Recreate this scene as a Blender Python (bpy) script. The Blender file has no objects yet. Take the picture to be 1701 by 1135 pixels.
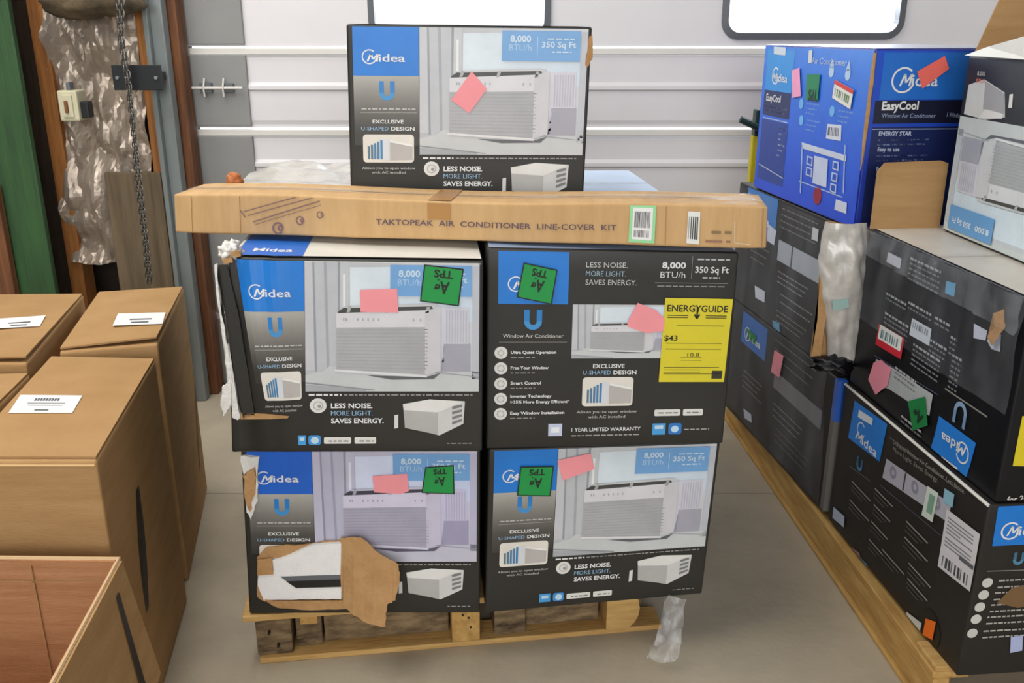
import bpy, bmesh, math, random
import numpy as np
from mathutils import Vector, noise
random.seed(7)
C = bpy.context.scene
COL = bpy.context.scene.collection

# ------------------------------------------------------------------ camera
W0, H0, F = 1701.0, 1135.0, 1525.0
PITCH = math.radians(18.7); CZ = 1.56
cam = bpy.data.cameras.new('camera'); camo = bpy.data.objects.new('camera', cam); COL.objects.link(camo)
cam.sensor_width = 36; cam.lens = F / W0 * 36; cam.clip_start = .02
camo.location = (0, 0, CZ); camo.rotation_euler = (math.pi/2 - PITCH, 0, 0)
C.camera = camo
# ------------------------------------------------------------------ world, lights, exposure
wd = bpy.data.worlds.new('world'); C.world = wd; wd.use_nodes = True
wb = wd.node_tree.nodes['Background']; wb.inputs[0].default_value = (.93, .97, 1, 1); wb.inputs[1].default_value = 2.6
def area(name, loc, rot, sx, sy, power, col):
    l = bpy.data.lights.new(name, 'AREA'); l.shape = 'RECTANGLE'; l.size = sx; l.size_y = sy; l.energy = power; l.color = col
    o = bpy.data.objects.new(name, l); COL.objects.link(o); o.location = loc; o.rotation_euler = rot; return o
# unseen fill lamps added behind the camera and under the ceiling; the windows' daylight
area('bay_fill_light', (-.3, -4.4, 2.9), (math.radians(74), 0, 0), 4.0, 2.2, 205, (1, .97, .93))
for lx, pw in ((-2.1, 112), (-1.0, 94), (3.0, 34)):
    area('ceiling_fill_light', (lx, 1.6, 3.92), (0, 0, 0), .6, 3.8, pw, (1, .97, .92))
for wx in (-.2, 1.25):
    area('window_daylight', (wx, 4.12, 1.95), (math.radians(-62), 0, 0), .64, .66, 24, (.86, .93, 1))
C.view_settings.view_transform = 'Standard'; C.view_settings.look = 'None'
C.view_settings.exposure = -0.42; C.view_settings.gamma = 1; C.view_settings.use_curve_mapping = False

# ------------------------------------------------------------------ pixel <-> place helpers
cp, sp = math.cos(PITCH), math.sin(PITCH)
def ray(px, py):
    x = (px - W0/2)/F; y = (H0/2 - py)/F
    return Vector((x, cp + y*sp, -sp + y*cp))
CO = Vector((0, 0, CZ))
def on_y(px, py, Y):
    r = ray(px, py); return CO + r*(Y/r.y)
def on_z(px, py, z):
    r = ray(px, py); return CO + r*((z-CZ)/r.z)
def on_line(px, py, A, B):
    """point of the pixel's ray on the vertical plane through ground points A, B"""
    n = Vector((B[1]-A[1], -(B[0]-A[0]), 0)); r = ray(px, py)
    return CO + r*(n.dot(Vector((A[0], A[1], 0))-CO)/n.dot(r))
def proj(p):
    d = p - CO; dep = d.y*cp - d.z*sp; up = d.y*sp + d.z*cp
    return (W0/2 + F*d.x/dep, H0/2 - F*up/dep)
def lin(c):
    return tuple(((x/255)/12.92 if x/255 <= .04045 else ((x/255+.055)/1.055)**2.4) for x in c[:3]) + (1,)

# ------------------------------------------------------------------ materials
def mat(name, col=(200,200,200), rough=.6, metal=0, bump=0, bscale=40, var=0, vscale=6, col2=None, stretch=(1,1,1), spec=.5, vcol=False, coat=0):
    m = bpy.data.materials.new(name); m.use_nodes = True; nt = m.node_tree; N = nt.nodes; L = nt.links
    b = N['Principled BSDF']; b.inputs['Roughness'].default_value = rough; b.inputs['Metallic'].default_value = metal
    b.inputs['Specular IOR Level'].default_value = spec
    tc = N.new('ShaderNodeTexCoord'); mp = N.new('ShaderNodeMapping'); mp.inputs['Scale'].default_value = stretch
    L.new(tc.outputs['Object'], mp.inputs['Vector'])
    src = None
    if vcol:
        a = N.new('ShaderNodeAttribute'); a.attribute_name = 'Col'; src = a.outputs['Color']
    if var or col2:
        n = N.new('ShaderNodeTexNoise'); n.inputs['Scale'].default_value = vscale; n.inputs['Detail'].default_value = 6
        n.inputs['Roughness'].default_value = .62
        L.new(mp.outputs[0], n.inputs['Vector'])
        r = N.new('ShaderNodeValToRGB'); r.color_ramp.elements[0].position = .32; r.color_ramp.elements[1].position = .68
        L.new(n.outputs['Fac'], r.inputs['Fac'])
        if col2:
            r.color_ramp.elements[0].color = lin(col2); r.color_ramp.elements[1].color = lin(col); out = r.outputs[0]
        else:
            r.color_ramp.elements[0].color = (1-var,)*3+(1,); r.color_ramp.elements[1].color = (1,1,1,1)
            mx = N.new('ShaderNodeMixRGB'); mx.blend_type = 'MULTIPLY'; mx.inputs[0].default_value = 1
            if src: L.new(src, mx.inputs[1])
            else: mx.inputs[1].default_value = lin(col)
            L.new(r.outputs[0], mx.inputs[2]); out = mx.outputs[0]
        L.new(out, b.inputs['Base Color'])
    elif src: L.new(src, b.inputs['Base Color'])
    else: b.inputs['Base Color'].default_value = lin(col)
    if bump:
        n2 = N.new('ShaderNodeTexNoise'); n2.inputs['Scale'].default_value = bscale; n2.inputs['Detail'].default_value = 5
        L.new(mp.outputs[0], n2.inputs['Vector'])
        bp = N.new('ShaderNodeBump'); bp.inputs['Strength'].default_value = bump; bp.inputs['Distance'].default_value = .01
        L.new(n2.outputs['Fac'], bp.inputs['Height']); L.new(bp.outputs[0], b.inputs['Normal'])
    if coat: b.inputs['Coat Weight'].default_value = coat; b.inputs['Coat Roughness'].default_value = .12
    return m
def film_mat(name, alpha, rough=.12, col=(1,1,1), bump=.6, scale=22):
    m = bpy.data.materials.new(name); m.use_nodes = True; nt = m.node_tree; N = nt.nodes; L = nt.links
    for n in list(N): N.remove(n)
    o = N.new('ShaderNodeOutputMaterial'); t = N.new('ShaderNodeBsdfTransparent'); t.inputs[0].default_value = (.97,.97,.97,1)
    g = N.new('ShaderNodeBsdfPrincipled'); g.inputs['Base Color'].default_value = (*col,1); g.inputs['Roughness'].default_value = rough
    mx = N.new('ShaderNodeMixShader'); lw = N.new('ShaderNodeTexNoise'); lw.inputs['Scale'].default_value = scale; lw.inputs['Detail'].default_value = 6
    tc = N.new('ShaderNodeTexCoord'); mp = N.new('ShaderNodeMapping'); mp.inputs['Scale'].default_value = (1,1,.35)
    L.new(tc.outputs['Object'], mp.inputs['Vector']); L.new(mp.outputs[0], lw.inputs['Vector'])
    r = N.new('ShaderNodeMapRange'); r.inputs['From Min'].default_value = .35; r.inputs['From Max'].default_value = .75
    r.inputs['To Min'].default_value = alpha*.4; r.inputs['To Max'].default_value = min(1, alpha*2.2)
    L.new(lw.outputs['Fac'], r.inputs['Value']); L.new(r.outputs[0], mx.inputs[0])
    bp = N.new('ShaderNodeBump'); bp.inputs['Strength'].default_value = bump; bp.inputs['Distance'].default_value = .02
    L.new(lw.outputs['Fac'], bp.inputs['Height']); L.new(bp.outputs[0], g.inputs['Normal'])
    L.new(t.outputs[0], mx.inputs[1]); L.new(g.outputs[0], mx.inputs[2]); L.new(mx.outputs[0], o.inputs[0]); return m

M = dict(
 charcoal = mat('charcoal_board', (45,44,41), .45, spec=.4, var=.18, bump=.10, bscale=14),
 browncoal = mat('dark_brown_board', (37,34,32), .5, spec=.4, var=.2, bump=.10, bscale=14),
 blackboard = mat('black_board', (14,15,21), .4, spec=.35, var=.2, bump=.12, bscale=12),
 navy = mat('navy_board', (26,46,150), .38, var=.12, bump=.10, bscale=12),
 whiteboard = mat('white_coated_board', (222,221,214), .5, var=.10, vscale=9, bump=.10, bscale=14),
 photoboard = mat('pale_board', (196,206,206), .45, var=.08, bump=.08, bscale=12),
 kraft = mat('kraft_cardboard', (178,142,98), .85, col2=(164,128,85), vscale=5, stretch=(1,1,6), bump=.12, bscale=60, spec=.2),
 kraftk = mat('kraft_kit', (202,166,120), .8, col2=(190,154,108), vscale=9, stretch=(4,1,.6), bump=.15, bscale=30, spec=.25),
 kraftin = mat('kraft_inside', (190,142,104), .9, col2=(174,124,86), vscale=6, stretch=(1,1,14), bump=.25, bscale=60, spec=.15),
 krafttear = mat('kraft_torn', (184,146,102), .95, col2=(168,130,88), vscale=22, bump=.35, bscale=60, spec=.1),
 paper = mat('paper_layers', (226,224,220), .85, var=.18, vscale=25, bump=.5, bscale=60),
 foam = mat('white_foam', (232,232,232), .8, var=.06, vscale=30, bump=.15, bscale=140),
 black = mat('slot_shade_black', (18,18,20), .5),  # flat black that paints the shade inside slots and slits
 print = mat('printed_ink', vcol=True, rough=.40, var=.10, vscale=16, bump=.10, bscale=14),
 label = mat('paper_label', vcol=True, rough=.6, var=.06, vscale=20),
 tape = film_mat('clear_tape', .14, .2, (.85,.8,.7), .15, 8),
 browntape = mat('brown_tape', (176,128,70), .3, var=.06),
 floor = mat('concrete_floor', (190,178,156), .6, col2=(164,154,136), vscale=2.2, bump=.12, bscale=30, spec=.35),
 door = mat('painted_steel_white', (228,226,229), .45, var=.05, vscale=3, bump=.05, bscale=5),
 doorlip = mat('painted_steel_edge', (226,224,218), .4, var=.05),
 stile = mat('grey_steel_stile', (146,147,146), .5, var=.12, vscale=4, bump=.05, bscale=8),
 rubber = mat('grey_window_seal', (96,100,106), .5),
 wall = mat('dark_board_wall', (52,42,34), .9, var=.4, vscale=5, bump=.4, bscale=20),
 sidewall = mat('pale_sheet_wall', (112,108,100), .7, var=.15, vscale=3),
 stud = mat('amber_pine_stud', (176,116,56), .7, col2=(126,76,34), vscale=5, stretch=(9,9,.6), bump=.2, bscale=20),
 studr = mat('rust_brown_stud', (134,84,48), .7, col2=(82,50,32), vscale=5, stretch=(9,9,.6), bump=.2, bscale=20),
 greywood = mat('weathered_plank', (118,102,80), .85, col2=(88,74,56), vscale=4, stretch=(9,9,.5), bump=.3, bscale=20),
 darkwood = mat('dark_rough_timber', (64,48,34), .9, col2=(34,26,20), vscale=5, stretch=(6,6,.8), bump=.5, bscale=18),
 green = mat('green_painted_board', (52,92,48), .6, col2=(36,66,40), vscale=4, stretch=(5,5,.5), bump=.15, bscale=20),
 steel = mat('grey_steel_post', (138,146,146), .45, metal=.25, var=.25, vscale=4, stretch=(3,3,.4)),
 bracket = mat('black_steel_plate', (22,26,32), .45, var=.2),
 foil = mat('silver_foil', (184,170,156), .38, metal=.5, var=.2, vscale=5, bump=.22, bscale=12, stretch=(1.6,1,.7)),
 sack = mat('dusty_sacking', (112,98,74), .9, col2=(52,44,34), vscale=8, bump=.8, bscale=26),
 switch = mat('cream_switch_box', (206,202,172), .5, var=.12, vscale=30),
 chain = mat('galvanised_chain', (112,110,106), .4, metal=.8),
 pine = mat('pallet_pine', (206,170,110), .75, col2=(176,136,80), vscale=5, stretch=(1,7,7), bump=.2, bscale=24, spec=.2),
 piney = mat('pallet_pine_long', (204,166,102), .75, col2=(168,128,72), vscale=5, stretch=(7,1,7), bump=.2, bscale=24, spec=.2),
 pineold = mat('pallet_pine_weathered', (150,128,96), .85, col2=(72,58,46), vscale=9, stretch=(1.6,5,5), bump=.35, bscale=24, spec=.2),
 glass = film_mat('window_pane', .05, .1, (.9,.95,1), 0, 2),
 film = film_mat('stretch_film', .06, .14, (.6,.64,.72), 1.0, 9),
 scrapfilm = film_mat('crumpled_film', .24, .18, (.85,.86,.88), 1.0, 30),
 bubble = mat('cloudy_plastic', (200,196,190), .25, var=.30, vscale=14, bump=.5, bscale=14, coat=.5),
 yellow = mat('yellow_paint', (214,196,30), .45, var=.1),
 dgreen = mat('dark_green_paint', (34,58,50), .45, var=.1),
 orange = mat('orange_wood_end', (186,110,60), .6, var=.2, vscale=20),
)

# ------------------------------------------------------------------ object helpers
def put(name, me, m=None, parent=None, smooth=False, **kw):
    o = bpy.data.objects.new(name, me); COL.objects.link(o)
    if m is not None and not me.materials: me.materials.append(M[m] if isinstance(m, str) else m)
    if parent: o.parent = parent
    if smooth:
        for p in me.polygons: p.use_smooth = True
    for k, v in kw.items(): o[k] = v
    return o
def tag(o, label, category, group=None):
    o['label'] = label; o['category'] = category
    if group: o['group'] = group
    return o
def struct(o, label=None):
    o['kind'] = 'structure'
    if label: o['label'] = label
    return o
def empty(name, loc=(0,0,0)):
    o = bpy.data.objects.new(name, None); COL.objects.link(o); o.location = loc; o.empty_display_size = .1; return o
def mesh(vs, fs, name='mesh'):
    me = bpy.data.meshes.new(name); me.from_pydata([tuple(v) for v in vs], [], fs); me.update(); return me
def bm_mesh(bm):
    bmesh.ops.recalc_face_normals(bm, faces=bm.faces)
    me = bpy.data.meshes.new('mesh'); bm.to_mesh(me); bm.free(); return me
def box_bm(x0, x1, y0, y1, z0, z1, bev=0, bm=None, wob=0):
    b = bmesh.new(); r = bmesh.ops.create_cube(b, size=1)
    for v in b.verts:
        v.co = Vector((x0+(v.co.x+.5)*(x1-x0), y0+(v.co.y+.5)*(y1-y0), z0+(v.co.z+.5)*(z1-z0)))
    if bev: bmesh.ops.bevel(b, geom=list(b.edges), offset=bev, segments=2, affect='EDGES', profile=.5)
    if wob:
        for v in b.verts: v.co += Vector((random.uniform(-wob,wob), random.uniform(-wob,wob), random.uniform(-wob,wob)))
    if bm is None: return b
    me = bpy.data.meshes.new('t'); b.to_mesh(me); b.free(); bm.from_mesh(me); bpy.data.meshes.remove(me); return bm
def box(name, x0, x1, y0, y1, z0, z1, m, parent=None, bev=.002, **kw):
    if parent is not None and parent.type == 'EMPTY':
        L = parent.location; rz = parent.rotation_euler.z
        if rz == 0: x0 -= L.x; x1 -= L.x; y0 -= L.y; y1 -= L.y; z0 -= L.z; z1 -= L.z
    return put(name, bm_mesh(box_bm(x0,x1,y0,y1,z0,z1,bev)), m, parent, **kw)
def local(parent, vs):
    if parent is None: return vs
    L = parent.location; return [Vector(v) - L for v in vs]
def slab_mesh(pts, n, t, inset=0):
    """a sheet of thickness t on the outline pts (3-D, planar-ish), growing along n"""
    n = Vector(n).normalized(); k = len(pts); bm = bmesh.new()
    a = [bm.verts.new(p) for p in pts]; b = [bm.verts.new(Vector(p)+n*t) for p in pts]
    f1 = bm.faces.new(a); f2 = bm.faces.new(b[::-1])
    for i in range(k): bm.faces.new((a[i], b[i], b[(i+1)%k], a[(i+1)%k]))
    bmesh.ops.triangulate(bm, faces=[f1, f2])
    return bm_mesh(bm)
def jag(pts, amp, n=6, seed=1, loop=True):
    """ragged outline from coarse pixel points"""
    rnd = random.Random(seed); out = []
    for i in range(len(pts) if loop else len(pts)-1):
        p, q = pts[i], pts[(i+1) % len(pts)]
        for j in range(n):
            t = j/n; k = amp if j else amp*.3
            out.append((p[0]+(q[0]-p[0])*t+rnd.uniform(-k,k), p[1]+(q[1]-p[1])*t+rnd.uniform(-k,k)))
    return out
def tube_bm(bm, pts, r, seg=8, closed=False):
    pts = [Vector(p) for p in pts]; n = len(pts); rings = []
    for i, p in enumerate(pts):
        a = pts[(i-1) % n] if (closed or i) else p; b = pts[(i+1) % n] if (closed or i < n-1) else p
        d = (b-a).normalized(); u = d.cross(Vector((0,0,1)) if abs(d.z) < .9 else Vector((0,1,0))).normalized(); w = d.cross(u)
        rr = r[i] if isinstance(r, (list, tuple)) else r
        rings.append([bm.verts.new(p + (u*math.cos(k*2*math.pi/seg)+w*math.sin(k*2*math.pi/seg))*rr) for k in range(seg)])
    for i in range(n if closed else n-1):
        A, B = rings[i], rings[(i+1) % n]
        for k in range(seg): bm.faces.new((A[k], A[(k+1)%seg], B[(k+1)%seg], B[k]))
    if not closed: bm.faces.new(rings[0][::-1]); bm.faces.new(rings[-1])
    return bm

# ------------------------------------------------------------------ text
_tc = {}
def glyphs(s, bold=.0):
    k = (s, bold)
    if k in _tc: return _tc[k]
    cu = bpy.data.curves.new('t', 'FONT'); cu.body = s; cu.size = 1; cu.resolution_u = 2; cu.offset = bold; cu.fill_mode = 'FRONT'
    o = bpy.data.objects.new('t', cu); COL.objects.link(o)
    dg = bpy.context.evaluated_depsgraph_get(); dg.update()
    me = bpy.data.meshes.new_from_object(o.evaluated_get(dg))
    vs = [(v.co.x/.7, v.co.y/.7) for v in me.vertices]; me.calc_loop_triangles(); fs = [tuple(t.vertices) for t in me.loop_triangles]
    bpy.data.objects.remove(o); bpy.data.curves.remove(cu); bpy.data.meshes.remove(me)
    if not vs: vs = [(0,0)]
    x0 = min(v[0] for v in vs); x1 = max(v[0] for v in vs)
    _tc[k] = ([(v[0]-x0, v[1]) for v in vs], fs, max(x1-x0, .01)); return _tc[k]

# ------------------------------------------------------------------ cartons
class Carton:
    """hexahedron given by front face TL, TR, BR, BL and the back ones; unit cube a right, b back, c up"""
    def __init__(s, fr, bk, r=.005, warp=None, origin=None):
        TL, TR, BR, BL = fr; tl, tr, br, bl = bk
        s.c = {(0,0,1):TL,(1,0,1):TR,(1,0,0):BR,(0,0,0):BL,(0,1,1):tl,(1,1,1):tr,(1,1,0):br,(0,1,0):bl}
        s.w = (TR-TL).length; s.h = (TL-BL).length; s.d = (tl-TL).length; s.warp = warp
        s.r = (r/s.w, r/s.d, r/s.h)
        s.o = origin or Vector(((BL.x+br.x)/2, (BL.y+br.y)/2, min(BL.z, br.z)))
    def T(s, a, b, c):
        p = [a, b, c]; q = [min(max(p[i], s.r[i]), 1-s.r[i]) for i in range(3)]
        d = Vector([(p[i]-q[i])/s.r[i] for i in range(3)])
        if d.length > 1: d.normalize(); p = [q[i]+d[i]*s.r[i] for i in range(3)]
        a, b, c = p; out = Vector()
        for (i,j,k), v in s.c.items():
            out += v*((a if i else 1-a)*(b if j else 1-b)*(c if k else 1-c))
        if s.warp: out += s.warp(a, b, c)
        return out
    F = {'front': lambda u,v:(u,0,1-v), 'left': lambda u,v:(0,1-u,1-v), 'right': lambda u,v:(1,u,1-v), 'top': lambda u,v:(u,1-v,1), 'back': lambda u,v:(1-u,1,1-v), 'bottom': lambda u,v:(u,v,0)}
    def dim(s, face): return {'front':(s.w,s.h),'back':(s.w,s.h),'left':(s.d,s.h),'right':(s.d,s.h),'top':(s.w,s.d),'bottom':(s.w,s.d)}[face]
    def S(s, face, u, v, off=0):
        f = Carton.F[face]; p = s.T(*f(u, v))
        if off:
            e = .01; uu = min(max(u, .03), .97); vv = min(max(v, .03), .97)
            du = s.T(*f(uu+e, vv))-s.T(*f(uu-e, vv)); dv = s.T(*f(uu, vv+e))-s.T(*f(uu, vv-e))
            n = dv.cross(du).normalized(); p = p + n*off
        return p - s.o
    def body(s, name, m, parent, N=10, skip=None, faces=('front','left','right','top','back','bottom')):
        e = max(s.r); base = [0, s.r[0]*.0+e*.45, e] ; ts = base + [e+(1-2*e)*i/N for i in range(1,N)] + [1-e, 1-e*.45, 1]
        vs = {}; V = []; fs = []
        def vid(face, u, v):
            f = Carton.F[face](u, v); k = tuple(round(x, 6) for x in f)
            if k not in vs: vs[k] = len(V); V.append(s.T(*f) - s.o)
            return vs[k]
        for face in faces:
            for i in range(len(ts)-1):
                for j in range(len(ts)-1):
                    if skip and skip(face, (ts[i]+ts[i+1])/2, (ts[j]+ts[j+1])/2): continue
                    q = (vid(face, ts[i], ts[j]), vid(face, ts[i], ts[j+1]), vid(face, ts[i+1], ts[j+1]), vid(face, ts[i+1], ts[j]))
                    fs.append(q)
        me = mesh(V, fs); bm = bmesh.new(); bm.from_mesh(me); bmesh.ops.recalc_face_normals(bm, faces=bm.faces); bm.to_mesh(me); bm.free()
        return put(name, me, m, parent, smooth=True)

def homog(src, dst):
    A = []; B = []
    for (x, y), (u, v) in zip(src, dst):
        A.append([x,y,1,0,0,0,-u*x,-u*y]); B.append(u); A.append([0,0,0,x,y,1,-v*x,-v*y]); B.append(v)
    h = np.linalg.solve(np.array(A, float), np.array(B, float)); return np.append(h, 1).reshape(3,3)

class Ink:
    """flat print and stickers of one face: polygons in face units (u right, v down)"""
    def __init__(s, ct, face, parent, mat='print', warp=None, flip=False, base=.0006):
        s.base = base
        s.ct, s.face, s.p, s.mat, s.warp, s.flip = ct, face, parent, mat, warp, flip
        s.W, s.H = ct.dim(face); s.buf = {}; rr_ = ct.r[0]*ct.w; s.e = (rr_*.9/s.W, rr_*.9/s.H)
        q = [proj(ct.S(face, u, v)+ct.o) for u, v in ((0,0),(1,0),(1,1),(0,1))]
        s.h = homog(q, ((0,0),(1,0),(1,1),(0,1)))
    def q(s, pts):
        out = []
        for x, y in pts:
            r = s.h @ np.array([x, y, 1.]); out.append((float(r[0]/r[2]), float(r[1]/r[2])))
        return out
    def xf(s, u, v, off):
        if s.warp: u, v = s.warp(u, v)
        if s.flip: u, v = 1-u, 1-v
        eu, ev = s.e; u = min(max(u, eu), 1-eu); v = min(max(v, ev), 1-ev)
        return s.ct.S(s.face, u, v, off)
    def add(s, part, uv, faces, col, lay):
        V, Fs, Cs, m = s.buf.setdefault(part, ([], [], [], s.mat)); b = len(V); off = s.base+.0005*lay
        for (u, v) in uv:
            V.append(s.xf(u, v, off)); Cs.append(lin(col(u, v)) if callable(col) else lin(col))
        for f in faces: Fs.append(tuple(b+i for i in f))
    def poly(s, part, pts, col, lay=1, step=.085):
        """convex polygon, cut along a grid so that it follows the face"""
        if not (s.warp or s.ct.warp): step = .17
        else: step = .03
        def clip(P, ax, val, keep_hi):
            out = []
            for i in range(len(P)):
                a, b = P[i], P[(i+1) % len(P)]; da = (a[ax]-val)*(1 if keep_hi else -1); db = (b[ax]-val)*(1 if keep_hi else -1)
                if da >= 0: out.append(a)
                if da*db < 0: t = da/(da-db); out.append((a[0]+(b[0]-a[0])*t, a[1]+(b[1]-a[1])*t))
            return out
        def strips(P, ax):
            lo = min(p[ax] for p in P); hi = max(p[ax] for p in P); n = max(1, math.ceil((hi-lo)/step))
            for i in range(n):
                Q = P
                if i: Q = clip(Q, ax, lo+(hi-lo)*i/n, True)
                if i < n-1 and Q: Q = clip(Q, ax, lo+(hi-lo)*(i+1)/n, False)
                if len(Q) > 2: yield Q
        for Q in strips(list(pts), 0):
            for R in strips(Q, 1): s.add(part, R, [tuple(range(len(R)))], col, lay)
    def rect(s, part, u0, v0, u1, v1, col, lay=1): s.poly(part, [(u0,v0),(u1,v0),(u1,v1),(u0,v1)], col, lay)
    def disc(s, part, u, v, r, col, lay=1, n=16, a0=0, a1=2*math.pi, inner=0):
        """r in metres"""
        P = []
        for i in range(n+1):
            a = a0+(a1-a0)*i/n; P.append((math.cos(a), -math.sin(a)))
        uv = []; fs = []
        for (x, y) in P: uv += [(u+x*r/s.W, v+y*r/s.H), (u+x*inner/s.W, v+y*inner/s.H)]
        for i in range(n): fs.append((2*i, 2*i+2, 2*i+3, 2*i+1))
        s.add(part, uv, fs, col, lay)
    def rrect(s, part, u0, v0, u1, v1, col, r=.006, lay=1):
        P = []
        ru, rv = r/s.W, r/s.H
        for cx, cy, a in ((u1-ru, v0+rv, 0), (u0+ru, v0+rv, 90), (u0+ru, v1-rv, 180), (u1-ru, v1-rv, 270)):
            for k in range(4):
                t = math.radians(a+30*k); P.append((cx+math.cos(t)*ru, cy-math.sin(t)*rv))
        s.poly(part, P, col, lay)
    def text(s, part, txt, u, v, h, col, lay=3, fit=None, rot=0, align='l', bold=.0, slant=0):
        """h cap height in metres, fit = width in u units, v = baseline"""
        vs, fs, w = glyphs(txt, bold); sx = h
        if fit: sx = fit*s.W/w
        ox = {'l':0, 'c':-w/2, 'r':-w}[align]; c, sn = math.cos(rot), math.sin(rot); uv = []
        for (x, y) in vs:
            X = (x+ox+slant*y)*sx; Y = y*h; uv.append((u+(X*c-Y*sn)/s.W, v-(X*sn+Y*c)/s.H))
        s.add(part, uv, fs, col, lay)
    def textpx(s, part, txt, p0, p1, h, col, lay=3, bold=0):
        a, b = s.q([p0, p1]); dx, dy = (b[0]-a[0])*s.W, (b[1]-a[1])*s.H
        s.text(part, txt, a[0], a[1], h, col, lay, fit=math.hypot(dx, dy)/s.W, rot=-math.atan2(dy, dx), bold=bold)
    def line(s, part, u0, v0, u1, v1, t, col, lay=2):
        dx, dy = (u1-u0)*s.W, (v1-v0)*s.H; L = math.hypot(dx, dy) or 1; nx, ny = -dy/L*t/2/s.W, dx/L*t/2/s.H
        s.poly(part, [(u0+nx,v0+ny),(u1+nx,v1+ny),(u1-nx,v1-ny),(u0-nx,v0-ny)], col, lay)
    def dashes(s, part, u0, v, u1, h, col, lay=2, seed=0):
        """a line of print too small to read: word-length dashes"""
        rnd = random.Random(seed+int(u0*977)+int(v*3331)); u = u0
        while u < u1:
            w = rnd.uniform(.008, .03); w2 = min(w, u1-u); s.rect(part, u, v-h/s.H/2, u+w2, v+h/s.H/2, col, lay); u += w+.006
    def flush(s):
        for part, (V, Fs, Cs, m) in s.buf.items():
            me = mesh(V, Fs); ca = me.color_attributes.new('Col', 'FLOAT_COLOR', 'POINT')
            ca.data.foreach_set('color', [x for c in Cs for x in c])
            nm = part.split('#')[0].split('@')[0]; lab = part.split('#')[1] if '#' in part else None
            o = put(nm, me, m if nm not in ('sticky_note','green_tag','shipping_label','barcode_label','energy_label','label') else 'label', s.p)
            if lab: o['label'] = lab
            if nm in ('lettering','pictogram','score_line','tape') : o['kind'] = 'stuff'
        s.buf = {}

WHITE=(228,230,232); LBLUE=(150,190,224); BRAND=(22,122,214); CH=(52,50,47)
def mixc(a, b, t): t = min(max(t, 0), 1); return tuple(a[i]+(b[i]-a[i])*t for i in range(3))
def brand(k, u0, v0, u1, v1, col=BRAND, name='Midea', chars=True):
    k.rect('brand_panel', u0, v0, u1, v1, col)
    w = u1-u0; cu = u0+w*.25; cv = v0+(v1-v0)*.62; r = w*k.W*.115
    k.disc('logo', cu, cv, r, WHITE, 2, 20, math.radians(50), math.radians(345), r*.84)
    if chars: midea(k, cu-r*.25/k.W, cv+r*.62/k.H, w*k.W*.118, w*.57)
def midea(k, u, v, h, fit, rot=0, col=WHITE, lay=3):
    """the slanted M drawn stroke by stroke, then the rest of the word; h cap height in metres"""
    c, sn = math.cos(rot), math.sin(rot); L = fit*k.W; mw = L*.27; t = L*.052
    def Q(x, y): x = x+.16*y; return (u+(x*c-y*sn)/k.W, v-(x*sn+y*c)/k.H)
    for (x0, y0, x1, y1) in ((0,0,.06*L,h),(.06*L,h,mw*.52,.25*h),(mw*.52,.25*h,mw*.9,h),(mw*.9,h,mw*.92,0)):
        k.poly('logo', [Q(x0-t/2,y0), Q(x1-t/2,y1), Q(x1+t/2,y1), Q(x0+t/2,y0)] , col, lay)
    x = mw*1.12; k.text('logo', 'idea', u+x*c/k.W, v-x*sn/k.H, h*.98, col, lay, fit=(L-x)/k.W, rot=rot, bold=.012)
def ulogo(k, uc, v0, v1, wu, c=(36,126,200)):
    t = wu*.30; hv = v1-v0
    for a, b in ((uc-wu/2, uc-wu/2+t), (uc+wu/2-t, uc+wu/2)): k.rect('u_logo', a, v0, b, v0+hv*.6, c)
    r = wu/2*k.W; k.disc('u_logo', uc, v0+hv*.6, r, mixc(c,(120,190,230),.3), 1, 14, math.pi, 2*math.pi, r*.42)
def inset(k, u0, v0, u1, v1):
    w, h = u1-u0, v1-v0
    k.rrect('inset_photo', u0, v0, u1, v1, (226,222,214), .008)
    for i in range(5):
        a = u0+w*(.09+.062*i); k.rect('inset_photo', a, v0+h*(.42-.055*i), a+w*.045, v1-h*.12, mixc((90,120,140),(60,130,190),i/4), 2)
    k.poly('inset_photo', [(u0+w*.40,v0+h*.16),(u0+w*.52,v0+h*.18),(u0+w*.52,v1-h*.08),(u0+w*.40,v1-h*.08)], (214,218,226), 2)
    k.poly('inset_photo', [(u0+w*.53,v0+h*.25),(u0+w*.97,v0+h*.42),(u0+w*.97,v1-h*.1),(u0+w*.53,v1-h*.08)], (184,180,178), 2)
    k.poly('inset_photo', [(u0+w*.53,v0+h*.2),(u0+w*.97,v0+h*.36),(u0+w*.97,v0+h*.43),(u0+w*.53,v0+h*.27)], (238,238,238), 3)
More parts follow.
